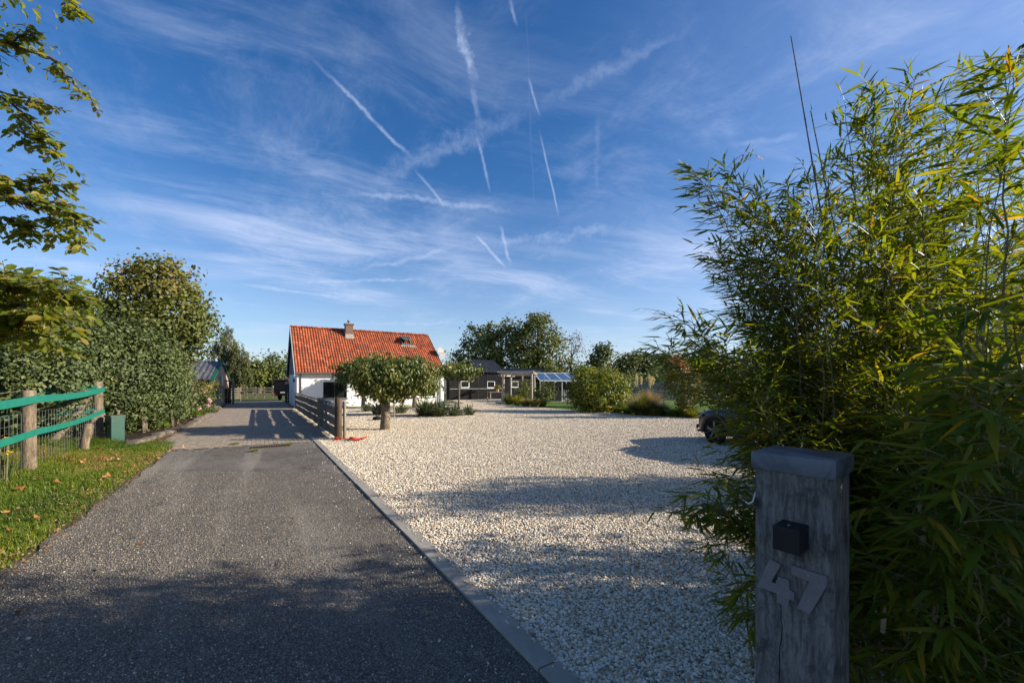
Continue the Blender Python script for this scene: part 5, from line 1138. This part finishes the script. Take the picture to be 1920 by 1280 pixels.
# ---- left side: hedge, linden, flower bed
hb = []
for s_, t_, h, w in ((17.4, -5.4, 3.4, 1.2), (17.6, -4.2, 3.4, 1.25), (17.9, -3.6, 3.7, 1.1), (18.8, -3.4, 3.6, 1.3), (20.3, -3.1, 3.0, 1.1), (16.2, -5.2, 4.2, 1.5), (18.6, -5.2, 4.2, 1.5), (21.6, -3.2, 2.4, .9)):
    c = ST(s_, t_, h * .5); hb.append((tuple(c - ST(17, -3.6)), (w, w, h * .52)))
def hedge(label, at, blobs, ncl, seed, m='hedge', L=.085, W_=.05, per=46, clr=.17, **kw):
    root = thing('hedge', label, 'hedge', at, 0)
    C, D, nn, ln, wdd, tint, cc = foliage(blobs, ncl, per, clr, L, W_, seed, inner=.5, amp=.16, up=.3, hang=.2, zmin=.05, flat=1, **kw)
    link('foliage', leaf_mesh('foliage', C, D, nn, ln, wdd, tint, LM[m]), root)
    mb = MB()
    for i in range(16):
        c, r = blobs[i % len(blobs)]; b_ = Vector((c[0] + random.gauss(0, .4) * r[0], c[1] + random.gauss(0, .4) * r[1], -.1)); mb.tube([b_, b_ + V3(random.gauss(0, .1), random.gauss(0, .1), .8), (c[0] + random.gauss(0, .3), c[1], c[2] + r[2] * .6)], [.05, .04, .012], 6)
    limbs(mb, (blobs[0][0][0], blobs[0][0][1], .4), (blobs[0][0][0], blobs[0][0][1], 1.5), cc, 20, .03)
    mb.build('stems', MT['bark'], root); return root
hedge('dense grey green hedge along the paving behind the utility cabinet', ST(17, -3.6), hb, 2000, 71, L=.1, W_=.064)
hb2 = []
for t_, h, w, s_ in ((-5.6, 3.3, 1.3, 15.4), (-7.3, 3.6, 1.4, 15.2), (-9, 3.5, 1.4, 15.2), (-10.8, 3.3, 1.4, 15.0), (-7.5, 4.2, 1.6, 16.6), (-10, 4.4, 1.6, 16.8), (-12.6, 3.8, 1.6, 15.2)):
    c = ST(s_ + 2.4, t_, h * .5); hb2.append((tuple(c - ST(16.8, -8)), (w, w, h * .53)))
hedge('long grey green hedge behind the rear teal fence', ST(16.8, -8), hb2, 1600, 72, L=.105, W_=.068)
tree('linden_tree', 'round linden tree turning orange at the top above the hedge', 'tree', rootpx(300, 18.6), [blobpx(296, 572, 18.6, 82, 86), blobpx(312, 622, 18.6, 76, 74), blobpx(280, 548, 18.6, 52, 56), blobpx(246, 602, 18.6, 50, 54), blobpx(340, 588, 18.6, 44, 62), blobpx(300, 516, 18.6, 42, 30)], LM['linden'], 700, 34, .26, .15, .125, 73, .17, 30, amp=.2, up=.2, hang=.5, tbias=lambda c: np.clip((c[:, 2] - 2.6) / 4.0, 0, .9))
tree('dark_elder_tree', 'small dark leaved tree poking above the long hedge', 'tree', rootpx(85, 16.5), [blobpx(92, 550, 16.5, 42, 38), blobpx(50, 565, 16.5, 66, 50), blobpx(140, 585, 16.5, 48, 44), blobpx(-10, 560, 16.5, 50, 50), blobpx(180, 610, 16.5, 40, 36)], LM['hedge'], 330, 24, .22, .13, .06, 74, .1, 16)
# flower bed: clipped dome, hydrangea with pink heads, hosta-like plants
shrub('box_shrub', 'clipped yellow green shrub above the black yard gate', 385, 26, [(388, 730, 26, 15), (362, 722, 26, 24), (400, 727, 16, 13)], 'yellowgreen', 110, 30, .14, .1, .06, 75)
hy = shrub('flowering_shrub', 'pink flowering shrub between hedge and clipped yellow shrub', 372, 21.5, [(368, 755, 26, 26), (392, 752, 16, 22)], 'oak', 90, 26, .15, .11, .06, 76)
for (px, py) in ((352, 768), (360, 758), (356, 776), (366, 741), (392, 748), (394, 752), (374, 766), (348, 780), (362, 779), (390, 760)):
    c = P(px, py, 21.0 + random.uniform(-.3, .1)) - hy.location; n = 70
    link('flower_head', leaf_mesh('flower_head', rdir(n) * .06 + np.array(c), rdir(n), rdir(n), .045, .04, rng.random(n), MT['pink']), hy)
shrub('leafy_perennial', 'light green broad leaved perennial at the corner of the paving', 360, 18.6, [(358, 786, 24, 13), (345, 778, 18, 12)], 'lime', 70, 24, .12, .14, .08, 77)
shrub('leafy_perennial', 'low yellow striped perennial behind the utility cabinet', 258, 14.5, [(258, 800, 22, 9), (288, 800, 22, 8)], 'lime', 40, 22, .1, .14, .04, 78)
wall = tag(link('bed_edging', None), 'low edging of rough stones along the flower bed', 'edging')
wall.location = ST(16, -2.3)
for i in range(24):
    s_ = 14.3 + i * .42; t_ = -2.75 + .62 * min(1, i / 12) + random.gauss(0, .03); p = ST(s_, t_) - ST(16, -2.3)
    b = MB().box((0, 0, 0), (random.uniform(.22, .3), random.uniform(.3, .42), random.uniform(.08, .17)), Matrix.Rotation(ANG + random.gauss(0, .25), 3, 'Z')); o = b.build('stone', MT['stone'], wall, p + V3(0, 0, .02), bevel=.03, smooth=True)
tag(MB().lathe([(.0001, 0), (.3, 0), (.34, .1), (.22, .24), (.0001, .28)], (0, 0, 0), 9).build('boulder', MT['stone'], None, G(404, 769), smooth=True), 'pale boulder at the edge of the paving before the black gate', 'boulder')
tag(MB().tube([(0, 0, -.1), (0, 0, .9)], .05, 8).build('stake', MT['palepost'], None, G(394, 770)), 'pale stake beside the boulder at the paving edge', 'stake')

# ------------------------------------------------------------------ beech with branches hanging into the picture
beech = thing('beech_tree', 'beech tree whose leafy branches hang in from the upper left', 'tree', (-8.2, 4.4, 0), 0)
bl0 = Vector(beech.location)
tk = MB(); tk.tube([(0, 0, -.2), (0, 0, .4), (.05, .0, 2.5), (0, .1, 5), (.1, .1, 7.5), (.1, .2, 10)], [.42, .32, .27, .23, .16, .05], 14); tk.build('trunk', MT['bark'], beech, smooth=True)
LV = []   # every leaf of the boughs: base, direction, normal, length
def spray(path, r0, dens, spread, L=.082, side=1.):
    """a bough along path (world points) with side twigs and alternate leaves"""
    pts = [Vector(p) - bl0 for p in path]; dense = []
    for a, b in zip(pts[:-1], pts[1:]):
        for k_ in range(6): dense.append(a.lerp(b, k_ / 6))
    dense.append(pts[-1]); n_ = len(dense)
    for i in range(1, n_ - 1): dense[i] = dense[i] + V3(random.gauss(0, .012), random.gauss(0, .012), random.gauss(0, .012))
    m = MB(); m.tube(dense, [max(.003, r0 * (1 - .85 * i / n_)) for i in range(n_)], 6, False)
    for i in range(2, n_):
        if path[0] is None: continue
        for _ in range(dens):
            if random.random() < .25: continue
            p = dense[i]; t_ = (dense[i] - dense[i - 1]).normalized(); d = Vector((random.gauss(0, 1), random.gauss(0, 1), random.gauss(-.1, .6))).normalized(); d = (d + t_ * .9).normalized(); l = spread * random.uniform(.3, 1.1)
            q = p + d * l + V3(0, 0, -.12 * l); m.tube([p, p.lerp(q, .5) + V3(0, 0, .03 * l), q], [.004, .003, .0015], 4, False)
            nl_ = int(3 + l * 22)
            for j in range(nl_):
                f = (j + .6) / nl_; c = p.lerp(q, f); sd = d.cross(Vector((0, 0, 1))).normalized() * (1 if j % 2 else -1)
                dd = (d * .7 + sd * 1.0 + V3(random.gauss(0, .25), random.gauss(0, .25), random.gauss(-.2, .25))).normalized()
                LV.append((tuple(c), tuple(dd), (random.gauss(.3, .5), random.gauss(-.15, .5), .75), L * random.uniform(.7, 1.2)))
    m.build('bough', MT['twig'], beech)
d1 = 4.6
spray([P(-260, 60, 4.8), P(-60, 60, 4.7), P(60, 95, d1), P(110, 120, d1), P(140, 165, d1), P(172, 188, 4.5)], .028, 1, .2)
spray([P(-160, 40, 4.8), P(-10, 90, 4.6), P(30, 75, 4.6), P(55, 60, 4.6)], .02, 3, .2)
spray([P(60, -90, 4.8), P(105, -20, 4.7), P(135, 5, 4.6), P(152, 30, 4.6)], .02, 2, .16)
spray([P(-260, 130, 4.7), P(-40, 165, 4.6), P(20, 190, 4.6), P(60, 235, 4.5), P(95, 262, 4.5), P(112, 300, 4.5)], .024, 2, .22)
spray([P(0, 172, 4.6), P(60, 188, 4.6), P(98, 200, 4.5)], .012, 2, .16)
spray([P(30, 220, 4.6), P(50, 255, 4.5), P(70, 265, 4.5)], .012, 2, .16)
spray([P(-300, 330, 4.6), P(-60, 350, 4.4), P(20, 345, 4.3), P(80, 335, 4.3), P(118, 352, 4.3)], .03, 3, .24)
spray([P(-60, 350, 4.4), P(30, 375, 4.2), P(100, 380, 4.2), P(135, 400, 4.2), P(160, 450, 4.2)], .02, 3, .24)
spray([P(-80, 380, 4.4), P(0, 405, 4.3), P(40, 420, 4.3), P(60, 430, 4.3)], .02, 3, .22)
spray([P(-200, 300, 4.5), P(-40, 315, 4.4), P(50, 350, 4.35), P(90, 390, 4.3), P(110, 440, 4.3)], .02, 3, .2)
# lower bright boughs by the hedge, nearer
spray([P(-300, 520, 3.6), P(-40, 530, 3.5), P(60, 540, 3.5), P(150, 560, 3.6)], .02, 3, .24, .085)
spray([P(-300, 560, 3.4), P(-40, 560, 3.3), P(50, 575, 3.3), P(130, 610, 3.4)], .02, 3, .24, .085)
spray([P(-250, 600, 3.6), P(-20, 600, 3.5), P(40, 615, 3.5), P(85, 640, 3.5)], .015, 2, .2, .085)
spray([P(-300, 490, 3.8), P(-60, 505, 3.7), P(40, 530, 3.7), P(100, 545, 3.8)], .02, 3, .2, .075)
for k_ in range(9):
    y0 = random.uniform(510, 640); dd_ = random.uniform(3.3, 4.0)
    spray([P(-280, y0 - 20, dd_), P(-80, y0 - 8, dd_), P(0, y0, dd_), P(random.uniform(50, 130), y0 + random.uniform(0, 30), dd_)], .012, 5, .26, .07)
A = [np.array([x[i] for x in LV], float) for i in range(4)]
W0 = A[0] + np.array(bl0); pxx = CX + F * W0[:, 0] / W0[:, 1]; vis = (pxx > -5) & (pxx < 330)
score = np.where(vis, A[3] / W0[:, 1], -1); order = np.argsort(-score); pick = order[:240]; rest = np.setdiff1d(np.arange(len(score)), pick)
link('foliage', leaf_mesh('foliage', A[0][rest], A[1][rest], A[2][rest], A[3][rest], A[3][rest] * .62, rng.random(len(rest)), LM['beech'], 'oval', .15), beech)['kind'] = 'stuff'
def leafparts(pick, A, root, m, kind, ratio, droop, name='leaf'):
    Vl, fs, per = leaf_geo(np.zeros((1, 3)), np.array([[0, 1., 0]]), np.array([[0, 0, 1.]]), 1., ratio, kind, droop)
    me = npmesh(name, Vl, fs, m)
    for i in pick:
        y = Vector(A[1][i]).normalized(); x = y.cross(Vector(A[2][i])).normalized(); z = x.cross(y); L = float(A[3][i])
        o = link(name, me, root); M = Matrix((x * L, y * L, z * L)).transposed().to_4x4(); M.translation = Vector(A[0][i]); o.matrix_local = M
leafparts(pick, A, beech, LM['beech1'], 'oval', .62, .15)
# rest of the beech crown out beyond the picture edge
C, D, nn, ln, wdd, tint, cc = foliage([((-1.2, -.6, 6.6), (2.6, 2.4, 2.6)), ((-.6, .4, 8.4), (2.2, 2.2, 2.0)), ((-1.2, -.3, 4.0), (2.2, 2.0, 1.5))], 260, 26, .3, .13, .085, 79)
link('crown', leaf_mesh('crown', C, D, nn, ln, wdd, tint, LM['beech']), beech)
mb = MB(); limbs(mb, (0, 0, 3), (0, .1, 6), cc, 26, .07)
for q in (P(-260, 60, 4.8), P(-260, 130, 4.7), P(-300, 330, 4.6), P(-300, 520, 3.6), P(-300, 560, 3.4), P(60, -90, 4.8), P(-160, 40, 4.8), P(-250, 600, 3.6), P(-300, 490, 3.8), P(-200, 300, 4.5)):
    q = q - bl0; f = V3(.05, .05, max(2.2, q.z * .75)); mb.tube([f, f.lerp(q, .5) + V3(0, 0, .25), q], [.08, .05, .026], 7, False)
mb.build('limbs', MT['bark'], beech, smooth=True)

# ------------------------------------------------------------------ bamboo
def bez(a, b, c, f): return a * (1 - f) ** 2 + b * 2 * f * (1 - f) + c * f * f
def bamboo(root, culms, Lf=.088, f0=.22, step=.085, nbr=3, nlf=5, wind=(-.12, -.05, 0)):
    """culms: (base, tip, radius); canes as parts, leaves gathered"""
    LVb = []; o0 = Vector(root.location)
    for base, tip, r0 in culms:
        base, tip = Vector(base) - o0, Vector(tip) - o0; L = (tip - base).length
        ctl = Vector((base.x * .75 + tip.x * .25, base.y * .75 + tip.y * .25, base.z + max(tip.z - base.z, .5) * .62 + .12 * L))
        n_ = max(8, int(L / .16)); pts = [bez(base, ctl, tip, i / n_) for i in range(n_ + 1)]
        for i in range(1, n_): pts[i] = pts[i] + V3(random.gauss(0, .006), random.gauss(0, .006), 0)
        m = MB(); m.tube(pts, [max(.0014, r0 * (1 - .82 * (i / n_) ** 1.3)) for i in range(n_ + 1)], 6, False)
        for i in range(2, n_ - 1, 2):
            t_ = (pts[i + 1] - pts[i]).normalized(); rr = r0 * (1 - .82 * (i / n_) ** 1.3); m.tube([pts[i] - t_ * .004, pts[i], pts[i] + t_ * .004], [rr, rr * 1.35, rr], 6, False)
        s_ = f0 * L
        while s_ < L:
            f = s_ / L; p = bez(base, ctl, tip, f); t_ = (bez(base, ctl, tip, min(1, f + .03)) - bez(base, ctl, tip, f - .03)).normalized(); s_ += step * random.uniform(.6, 1.4)
            for _ in range(nbr):
                a = random.uniform(0, 6.283); d = (Vector((math.cos(a), math.sin(a), random.uniform(-.1, .7))) + t_ * random.uniform(.3, 1.3)).normalized(); l = random.uniform(.07, .3) * (1 if f < .85 else .6)
                q = p + d * l + V3(0, 0, -.2 * l * l / .2); mid = p.lerp(q, .5) + V3(0, 0, .05 * l)
                m.tube([p, mid, q], [.0015, .0012, .0008], 3, False)
                k_ = random.randint(max(2, nlf - 2), nlf + 2)
                for j in range(k_):
                    fj = 1 - .75 * j / k_; c = p.lerp(mid, fj * 2) if fj < .5 else mid.lerp(q, fj * 2 - 1)
                    sd = d.cross(V3(0, 0, 1)).normalized() * (1 if j % 2 else -1) * random.uniform(.1, .85)
                    dd = (d * .8 + sd * .8 + Vector(wind) + V3(0, 0, -random.uniform(.0, .6)) + V3(random.gauss(0, .2), random.gauss(0, .2), random.gauss(0, .15))).normalized()
                    nz = V3(random.gauss(0, .5), random.gauss(0, .5), 1)
                    LVb.append((tuple(c), tuple(dd), tuple(nz), Lf * random.uniform(.55, 1.3)))
        m.build('cane', MT['cane'], root)
    return LVb
def bamleaves(root, LVb, npick=0):
    A = [np.array([x[i] for x in LVb], float) for i in range(4)]
    W0 = A[0] + np.array(root.location); keep = W0[:, 2] > .02
    dist = np.linalg.norm(W0 - np.array((0, 0, CH)), axis=1); keep &= dist > .5
    # nothing grows through the house number post or in front of its face
    q = W0 + A[1] * (A[3] * .5)[:, None]; r = q[:, 0] / np.maximum(q[:, 1], .1); pxx = CX + F * r; pyy = HY + F * (CH - q[:, 2]) / np.maximum(q[:, 1], .1)
    rel = q - np.array(pA); la = rel @ np.array(e1); lb2 = rel @ np.array(e2)
    inpost = (la > -.05) & (la < pw + .05) & (lb2 > -.75) & (lb2 < pt_ + .04) & (q[:, 2] < PH + .05)
    keep &= ~inpost
    idx = np.where(keep)[0]; score = np.where((pxx > 0) & (pxx < 1920) & (pyy > 0) & (pyy < 1280), A[3] / dist, -1); score[~keep] = -2
    pick = np.argsort(-score)[:npick]; rest = np.setdiff1d(idx, pick)
    o = link('foliage', leaf_mesh('foliage', A[0][rest], A[1][rest], A[2][rest], A[3][rest], A[3][rest] * .115, rng.random(len(rest)), LM['bamboo'], 'blade', .14), root); o['kind'] = 'stuff'
    leafparts(pick, A, root, LM['bamboo1'], 'blade', .115, .14)
def culmset(base, spread, tips): return [((base[0] + random.gauss(0, spread), base[1] + random.gauss(0, spread * .7), -.03), t, random.uniform(.004, .0075)) for t in tips]
rb = random.Random(5)
# left clump behind the number post
tA = [P(px, py, d) for px, py, d in [(1300, 322, 2.25), (1345, 318, 2.3), (1380, 372, 2.4), (1420, 360, 2.5), (1470, 345, 2.4), (1520, 335, 2.3), (1560, 330, 2.5), (1340, 470, 2.5), (1350, 500, 2.6), (1375, 540, 2.3), (1395, 600, 2.6),
      (1262, 590, 2.0), (1235, 655, 1.95), (1300, 640, 2.1), (1270, 690, 2.2), (1330, 690, 2.2), (1360, 660, 2.0), (1250, 960, 1.75), (1290, 930, 1.8), (1340, 910, 1.7), (1375, 890, 1.9), (1400, 800, 1.9), (1400, 930, 1.7), (1340, 960, 1.8)]]
tA += [P(rb.uniform(1400, 1600), rb.uniform(370, 700), rb.uniform(1.9, 3.2)) for _ in range(34)]
tA += [P(rb.uniform(1345, 1440), rb.uniform(420, 720), rb.uniform(2.0, 2.8)) for _ in range(12)]
tA += [P(rb.uniform(1395, 1450), rb.uniform(700, 880), rb.uniform(1.7, 2.4)) for _ in range(12)]
tA += [P(rb.uniform(1270, 1400), rb.uniform(900, 990), rb.uniform(1.7, 1.95)) for _ in range(7)]
tA += [P(1392, 1110, 1.62), P(1398, 1160, 1.62), P(1255, 600, 2.0), P(1290, 610, 2.05), P(1225, 665, 2.0), P(1310, 335, 2.3), P(1335, 480, 2.4)]
clA = thing('bamboo', 'bamboo clump with two bare canes rising behind the number post', 'bamboo', (1.45, 2.15, 0), 0, 'bamboo clumps along the gravel')
LA = bamboo(clA, culmset((1.72, 2.12), .13, tA), .088, .24, .085, 3, 5, (-.3, -.1, -.12))
for x0, bow, (tx, ty) in ((1690, .0, (1483, 68)), (1790, .05, (1520, 208))):
    b_ = P(x0, 716, 2.2); b_.z = 0; t_ = P(tx, ty, 2.15); bb = Vector(clA.location); m = MB(); n_ = 24
    pts = [Vector(b_).lerp(t_, i / n_) - bb + V3(-bow * math.sin(i / n_ * 3.14), 0, 0) for i in range(n_ + 1)]
    m.tube(pts, [.0085 * (1 - .72 * i / n_) for i in range(n_ + 1)], 7)
    for i in range(1, n_, 2): m.tube([pts[i] - V3(0, 0, .005), pts[i], pts[i] + V3(0, 0, .005)], [.0085 * (1 - .7 * i / n_), .0115 * (1 - .7 * i / n_), .0085 * (1 - .7 * i / n_)], 7)
    m.build('bare_cane', MT['canedark'], clA)
tip_ = P(1521, 208, 2.15) - Vector(clA.location); LA.append((tuple(tip_), (.05, 0, 1), (.2, -1, 0), .05))
bamleaves(clA, LA, 90)
# middle clump
tB = [P(px, py, d) for px, py, d in [(1585, 190, 2.3), (1600, 230, 2.3), (1640, 175, 2.2), (1690, 185, 2.3), (1740, 200, 2.4), (1660, 260, 2.5), (1715, 150, 2.1), (1770, 165, 2.3), (1800, 200, 2.2), (1620, 300, 2.6), (1850, 135, 2.0)]]
tB += [P(rb.uniform(1580, 1900), rb.uniform(270, 760), rb.uniform(1.7, 3.4)) for _ in range(50)]
tB += [P(rb.uniform(1600, 1900), rb.uniform(760, 980), rb.uniform(1.5, 2.4)) for _ in range(12)]
clB = thing('bamboo', 'tallest bamboo clump, the one directly right of the bare canes', 'bamboo', (2.35, 2.55, 0), 0, 'bamboo clumps along the gravel')
LB = bamboo(clB, culmset((2.35, 2.55), .28, tB), .1, .2, .1, 3, 5, (.3, .0, .16)); bamleaves(clB, LB, 60)
# near clump at the picture edge, large leaves
tC = [P(px, py, d) for px, py, d in [(1890, 110, 1.7), (1930, 60, 1.6), (1850, 560, 1.1), (1800, 640, 1.05), (1760, 700, 1.1), (1720, 780, 1.15), (1690, 860, 1.2), (1850, 700, .95), (1880, 780, .95), (1800, 860, 1.05), (1760, 980, 1.15), (1860, 940, 1.0), (1830, 1060, 1.1), (1700, 1000, 1.35), (1720, 1120, 1.4), (1800, 1180, 1.3), (1900, 600, 1.0), (1900, 450, 1.4), (1860, 330, 1.7), (1940, 250, 1.5), (1650, 940, 1.45), (1640, 1060, 1.5), (1680, 1180, 1.5)]]
clC = thing('bamboo', 'nearest bamboo clump with large leaves at the picture edge', 'bamboo', (1.95, 1.62, 0), 0, 'bamboo clumps along the gravel')
LC = bamboo(clC, culmset((1.95, 1.62), .2, tC), .125, .1, .1, 2, 5, (-.2, -.1, -.2)); bamleaves(clC, LC, 150)
# dry sheaths clinging to near canes
for px, py, d in ((1722, 940, 1.5), (1730, 1000, 1.5), (1752, 1140, 1.5), (1760, 1200, 1.5), (1655, 1160, 1.5), (1740, 1060, 1.5)):
    p = P(px, py, d) - Vector(clC.location)
    MB().tube([p + V3(0, 0, -.05), p + V3(.004, 0, 0), p + V3(.01, 0, .05)], [.007, .009, .003], 6).build('sheath', MT['sheath'], clC)
# the hedge goes on along the street beyond the frame
def hedgeclump(k_, h, seed, label, n_=30):
    r_ = random.Random(seed); b_ = V3(.8, 1.3, 0) + N * k_
    root = thing('bamboo', label, 'bamboo', b_, 0, 'bamboo clumps along the gravel')
    tips = [b_ + N * r_.uniform(-.8, .8) + U * r_.uniform(-.7, .7) + V3(0, 0, h * r_.uniform(.45, 1.0)) for _ in range(n_)]
    l_ = bamboo(root, [((b_.x + r_.gauss(0, .25), b_.y + r_.gauss(0, .25), -.03), t, .006) for t in tips], .125, .12, .11, 3, 5); bamleaves(root, l_, 0)
hedgeclump(3.0, 3.35, 1, 'bamboo clump behind the tallest one'); hedgeclump(4.3, 2.3, 2, 'bamboo clump second beyond the picture edge'); hedgeclump(1.6, 1.5, 6, 'bamboo clump rooted close behind the post by the street', 24)
hedgeclump(8.4, 3.7, 3, 'bamboo clump farthest but one along the street', 90); hedgeclump(9.5, 3.7, 8, 'bamboo clump farthest along the street', 70)
# unseen hedge added off frame to block low sun on bamboo, post and drive
sb = []
for i in range(9):
    q = V3(3.2, .3, 0) + N * (i * .8) - U * (.4 + .5 * (i % 2)); sb.append(((q.x - 4 + .5, q.y, 1.5), (1.0, 1.0, 1.6)))
sb += [((-.5, .95, 1.35), (.8, .7, 1.4)), ((.1, 1.35, 1.35), (.8, .7, 1.4)), ((.6, 1.75, 1.3), (.8, .7, 1.35))]  # extra blobs added to keep sun flecks off the number post
hedge('unseen hedge added beyond the picture edge to keep sun off the bamboo', V3(4, 0, 0), sb, 900, 91, 'oak', .16, .1, 34, .22)

# ------------------------------------------------------------------ verge grass and fallen leaves
gpoly = [ST(3, -1.9), ST(9, -1.84), ST(13.2, -1.74), ST(14.4, -1.9), ST(15.0, -2.9), ST(15.4, -4.6), ST(13, -6.5), ST(3, -6)]
n = 210000; s_ = rng.uniform(3, 15.4, n); t_ = rng.uniform(-6.0, -1.68, n)
X_ = s_ * U.x + t_ * N.x; Y_ = s_ * U.y + t_ * N.y
dens = lump(np.stack([X_ * .9, Y_ * .9, np.zeros(n)], 1), 5, .6) - .1
k = (rng.random(n) < np.clip(dens * np.clip((-1.72 - t_) * 2.2, .05, 1), .05, 1)) & (Y_ > 2.2)
k &= inpoly(X_, Y_, gpoly) | (rng.random(n) < .06); X_, Y_, t_ = X_[k], Y_[k], t_[k]; n = len(X_)
hgt = rng.uniform(.03, .085, n) * (1 + 1.6 * np.clip((-3.0 - t_) / 1.2, 0, 1)) * np.clip(lump(np.stack([X_ * 2, Y_ * 2, np.zeros(n)], 1), 9, .5), .4, 1.6)
a = rng.uniform(0, 6.283, n); ln_ = rng.uniform(.3, 1.3, n) * hgt; ot = np.stack([np.cos(a), np.sin(a), np.zeros(n)], 1); sd = np.stack([-np.sin(a), np.cos(a), np.zeros(n)], 1); wv = rng.uniform(.0025, .0055, n)[:, None]
B0 = np.stack([X_, Y_, np.full(n, -.01)], 1); up_ = np.array((0, 0, 1.))
V = np.stack([B0 + sd * wv, B0 - sd * wv, B0 + ot * (ln_ * .35)[:, None] + up_ * (hgt * .75)[:, None] - sd * wv * .8, B0 + ot * (ln_ * .35)[:, None] + up_ * (hgt * .75)[:, None] + sd * wv * .8, B0 + ot * ln_[:, None] + up_ * hgt[:, None]], 1).reshape(-1, 3)
bb = np.arange(n)[:, None] * 5
tint = np.clip(.5 * lump(np.stack([X_ * .7, Y_ * .7, np.ones(n)], 1), 21, .8) + rng.normal(0, .18, n), 0, 1)
go_ = link('verge_grass', npmesh('verge_grass', V, [bb + np.array((0, 1, 2, 3)), bb + np.array((3, 2, 4))], LM['grass'], np.concatenate([tint, tint]))); tag(go_, 'short rough grass growing on the verge below the teal bands', None, None, 'stuff')
# tufts and moss at the joint between chippings and paving
for px, py, lb in ((540, 834, 'grass tuft in the joint where paving meets chippings, beside the drain'), (440, 833, 'grass tuft in the joint left of the drain grate'), (476, 846, 'yellowish tuft in the chippings before the drain grate')):
    grassclump('grass_tuft', lb, G(px, py), .06, .25, 260, 'grass', .006, 'grass tuft', None, 1.0, int(px))
grassclump('wildflower', 'yellow wildflower at the picture edge by the wire netting', G(8, 900), .75, .25, 60, 'ograss', .012, 'wildflower', None, .5, 77)
fw = thing('wildflower', 'taller yellow wildflower beside the first netting stakes', 'wildflower', G(12, 905), 0); MB().tube([(0, 0, 0), (.02, 0, .4), (.0, .02, .75)], .006, 5).build('stem', MT['cane'], fw); flowers(fw, 40, .045, (0, 0, .72), MT['yellow'], .028); flowers(fw, 30, .035, (.03, 0, .5), MT['yellow'], .026)
n = 2600; s_ = np.concatenate([rng.uniform(3, 13.4, 1700), rng.uniform(14, 24, 900)]); t_ = np.concatenate([-1.72 - np.abs(rng.normal(0, .55, 1700)), -2.05 - np.abs(rng.normal(0, .3, 900))])
C = np.stack([s_ * U.x + t_ * N.x, s_ * U.y + t_ * N.y, rng.uniform(.005, .05, n)], 1); D = unit(rng.normal(size=(n, 3)) * (1, 1, .25))
MT['litter'] = leafmat('leaf_litter', [(0, (.16, .085, .04)), (.5, (.26, .13, .055)), (.85, (.34, .2, .09)), (1, (.4, .3, .15))], .15, .7)
tag(link('leaf_litter', leaf_mesh('leaf_litter', C, D, rdir(n) * .5 + [0, 0, 1], rng.uniform(.02, .06, n), .02, rng.random(n), MT['litter'], 'oval', -.3)), kind='stuff')
# fallen leaves: curled single leaves on the verge and chippings
lp = [(96, 865), (60, 905), (25, 925), (46, 1142), (97, 1003), (92, 855), (190, 868), (180, 845), (213, 846), (200, 868), (120, 873), (250, 853), (268, 846), (243, 855), (232, 867), (220, 880), (235, 888), (207, 900), (200, 897), (180, 908), (140, 868), (150, 871), (155, 869), (310, 848), (322, 845), (283, 862), (296, 866), (263, 868), (256, 880), (112, 912), (33, 912), (6, 922), (300, 858), (248, 880), (40, 962), (75, 980), (335, 842), (350, 842), (386, 786), (378, 790), (392, 783), (370, 797), (258, 1022), (20, 968), (125, 866), (162, 872), (30, 1002), (270, 856), (214, 866)]
Vl, fs, per = leaf_geo(np.zeros((1, 3)), np.array([[0, 1., 0]]), np.array([[0, 0, 1.]]), 1., .7, 'oval', -.35)
fme = npmesh('fallen_leaf', Vl, fs, LM['dead'])
for px, py in lp:
    d = F * CH / (py - HY); z = .062 if px < 335 * 1 and ((px - CX) / F * d) * N.x + d * N.y < -1.9 else .012
    o = link('fallen_leaf', fme, None, G(px, py) + V3(0, 0, z)); q = random.uniform(.085, .135) if py < 950 else random.uniform(.055, .08); o.scale = (q, q, q * random.uniform(.8, 1.5)); o.rotation_euler = (random.gauss(0, .35), random.gauss(0, .35), random.uniform(0, 6.28))
    tt_ = ((px - CX) / F * d) * N.x + d * N.y; ss_ = ((px - CX) / F * d) * U.x + d * U.y
    tag(o, 'dry brown leaf lying on the clinker paving by the flower bed' if ss_ > 12.9 and tt_ > -2.4 else 'dry brown leaf lying on the dark chippings of the drive' if tt_ > -1.75 else 'dry brown leaf lying among the grass of the verge near the fence' if tt_ < -2.9 else 'dry brown leaf lying on the verge near the edge of the drive', 'leaf', 'fallen leaves')
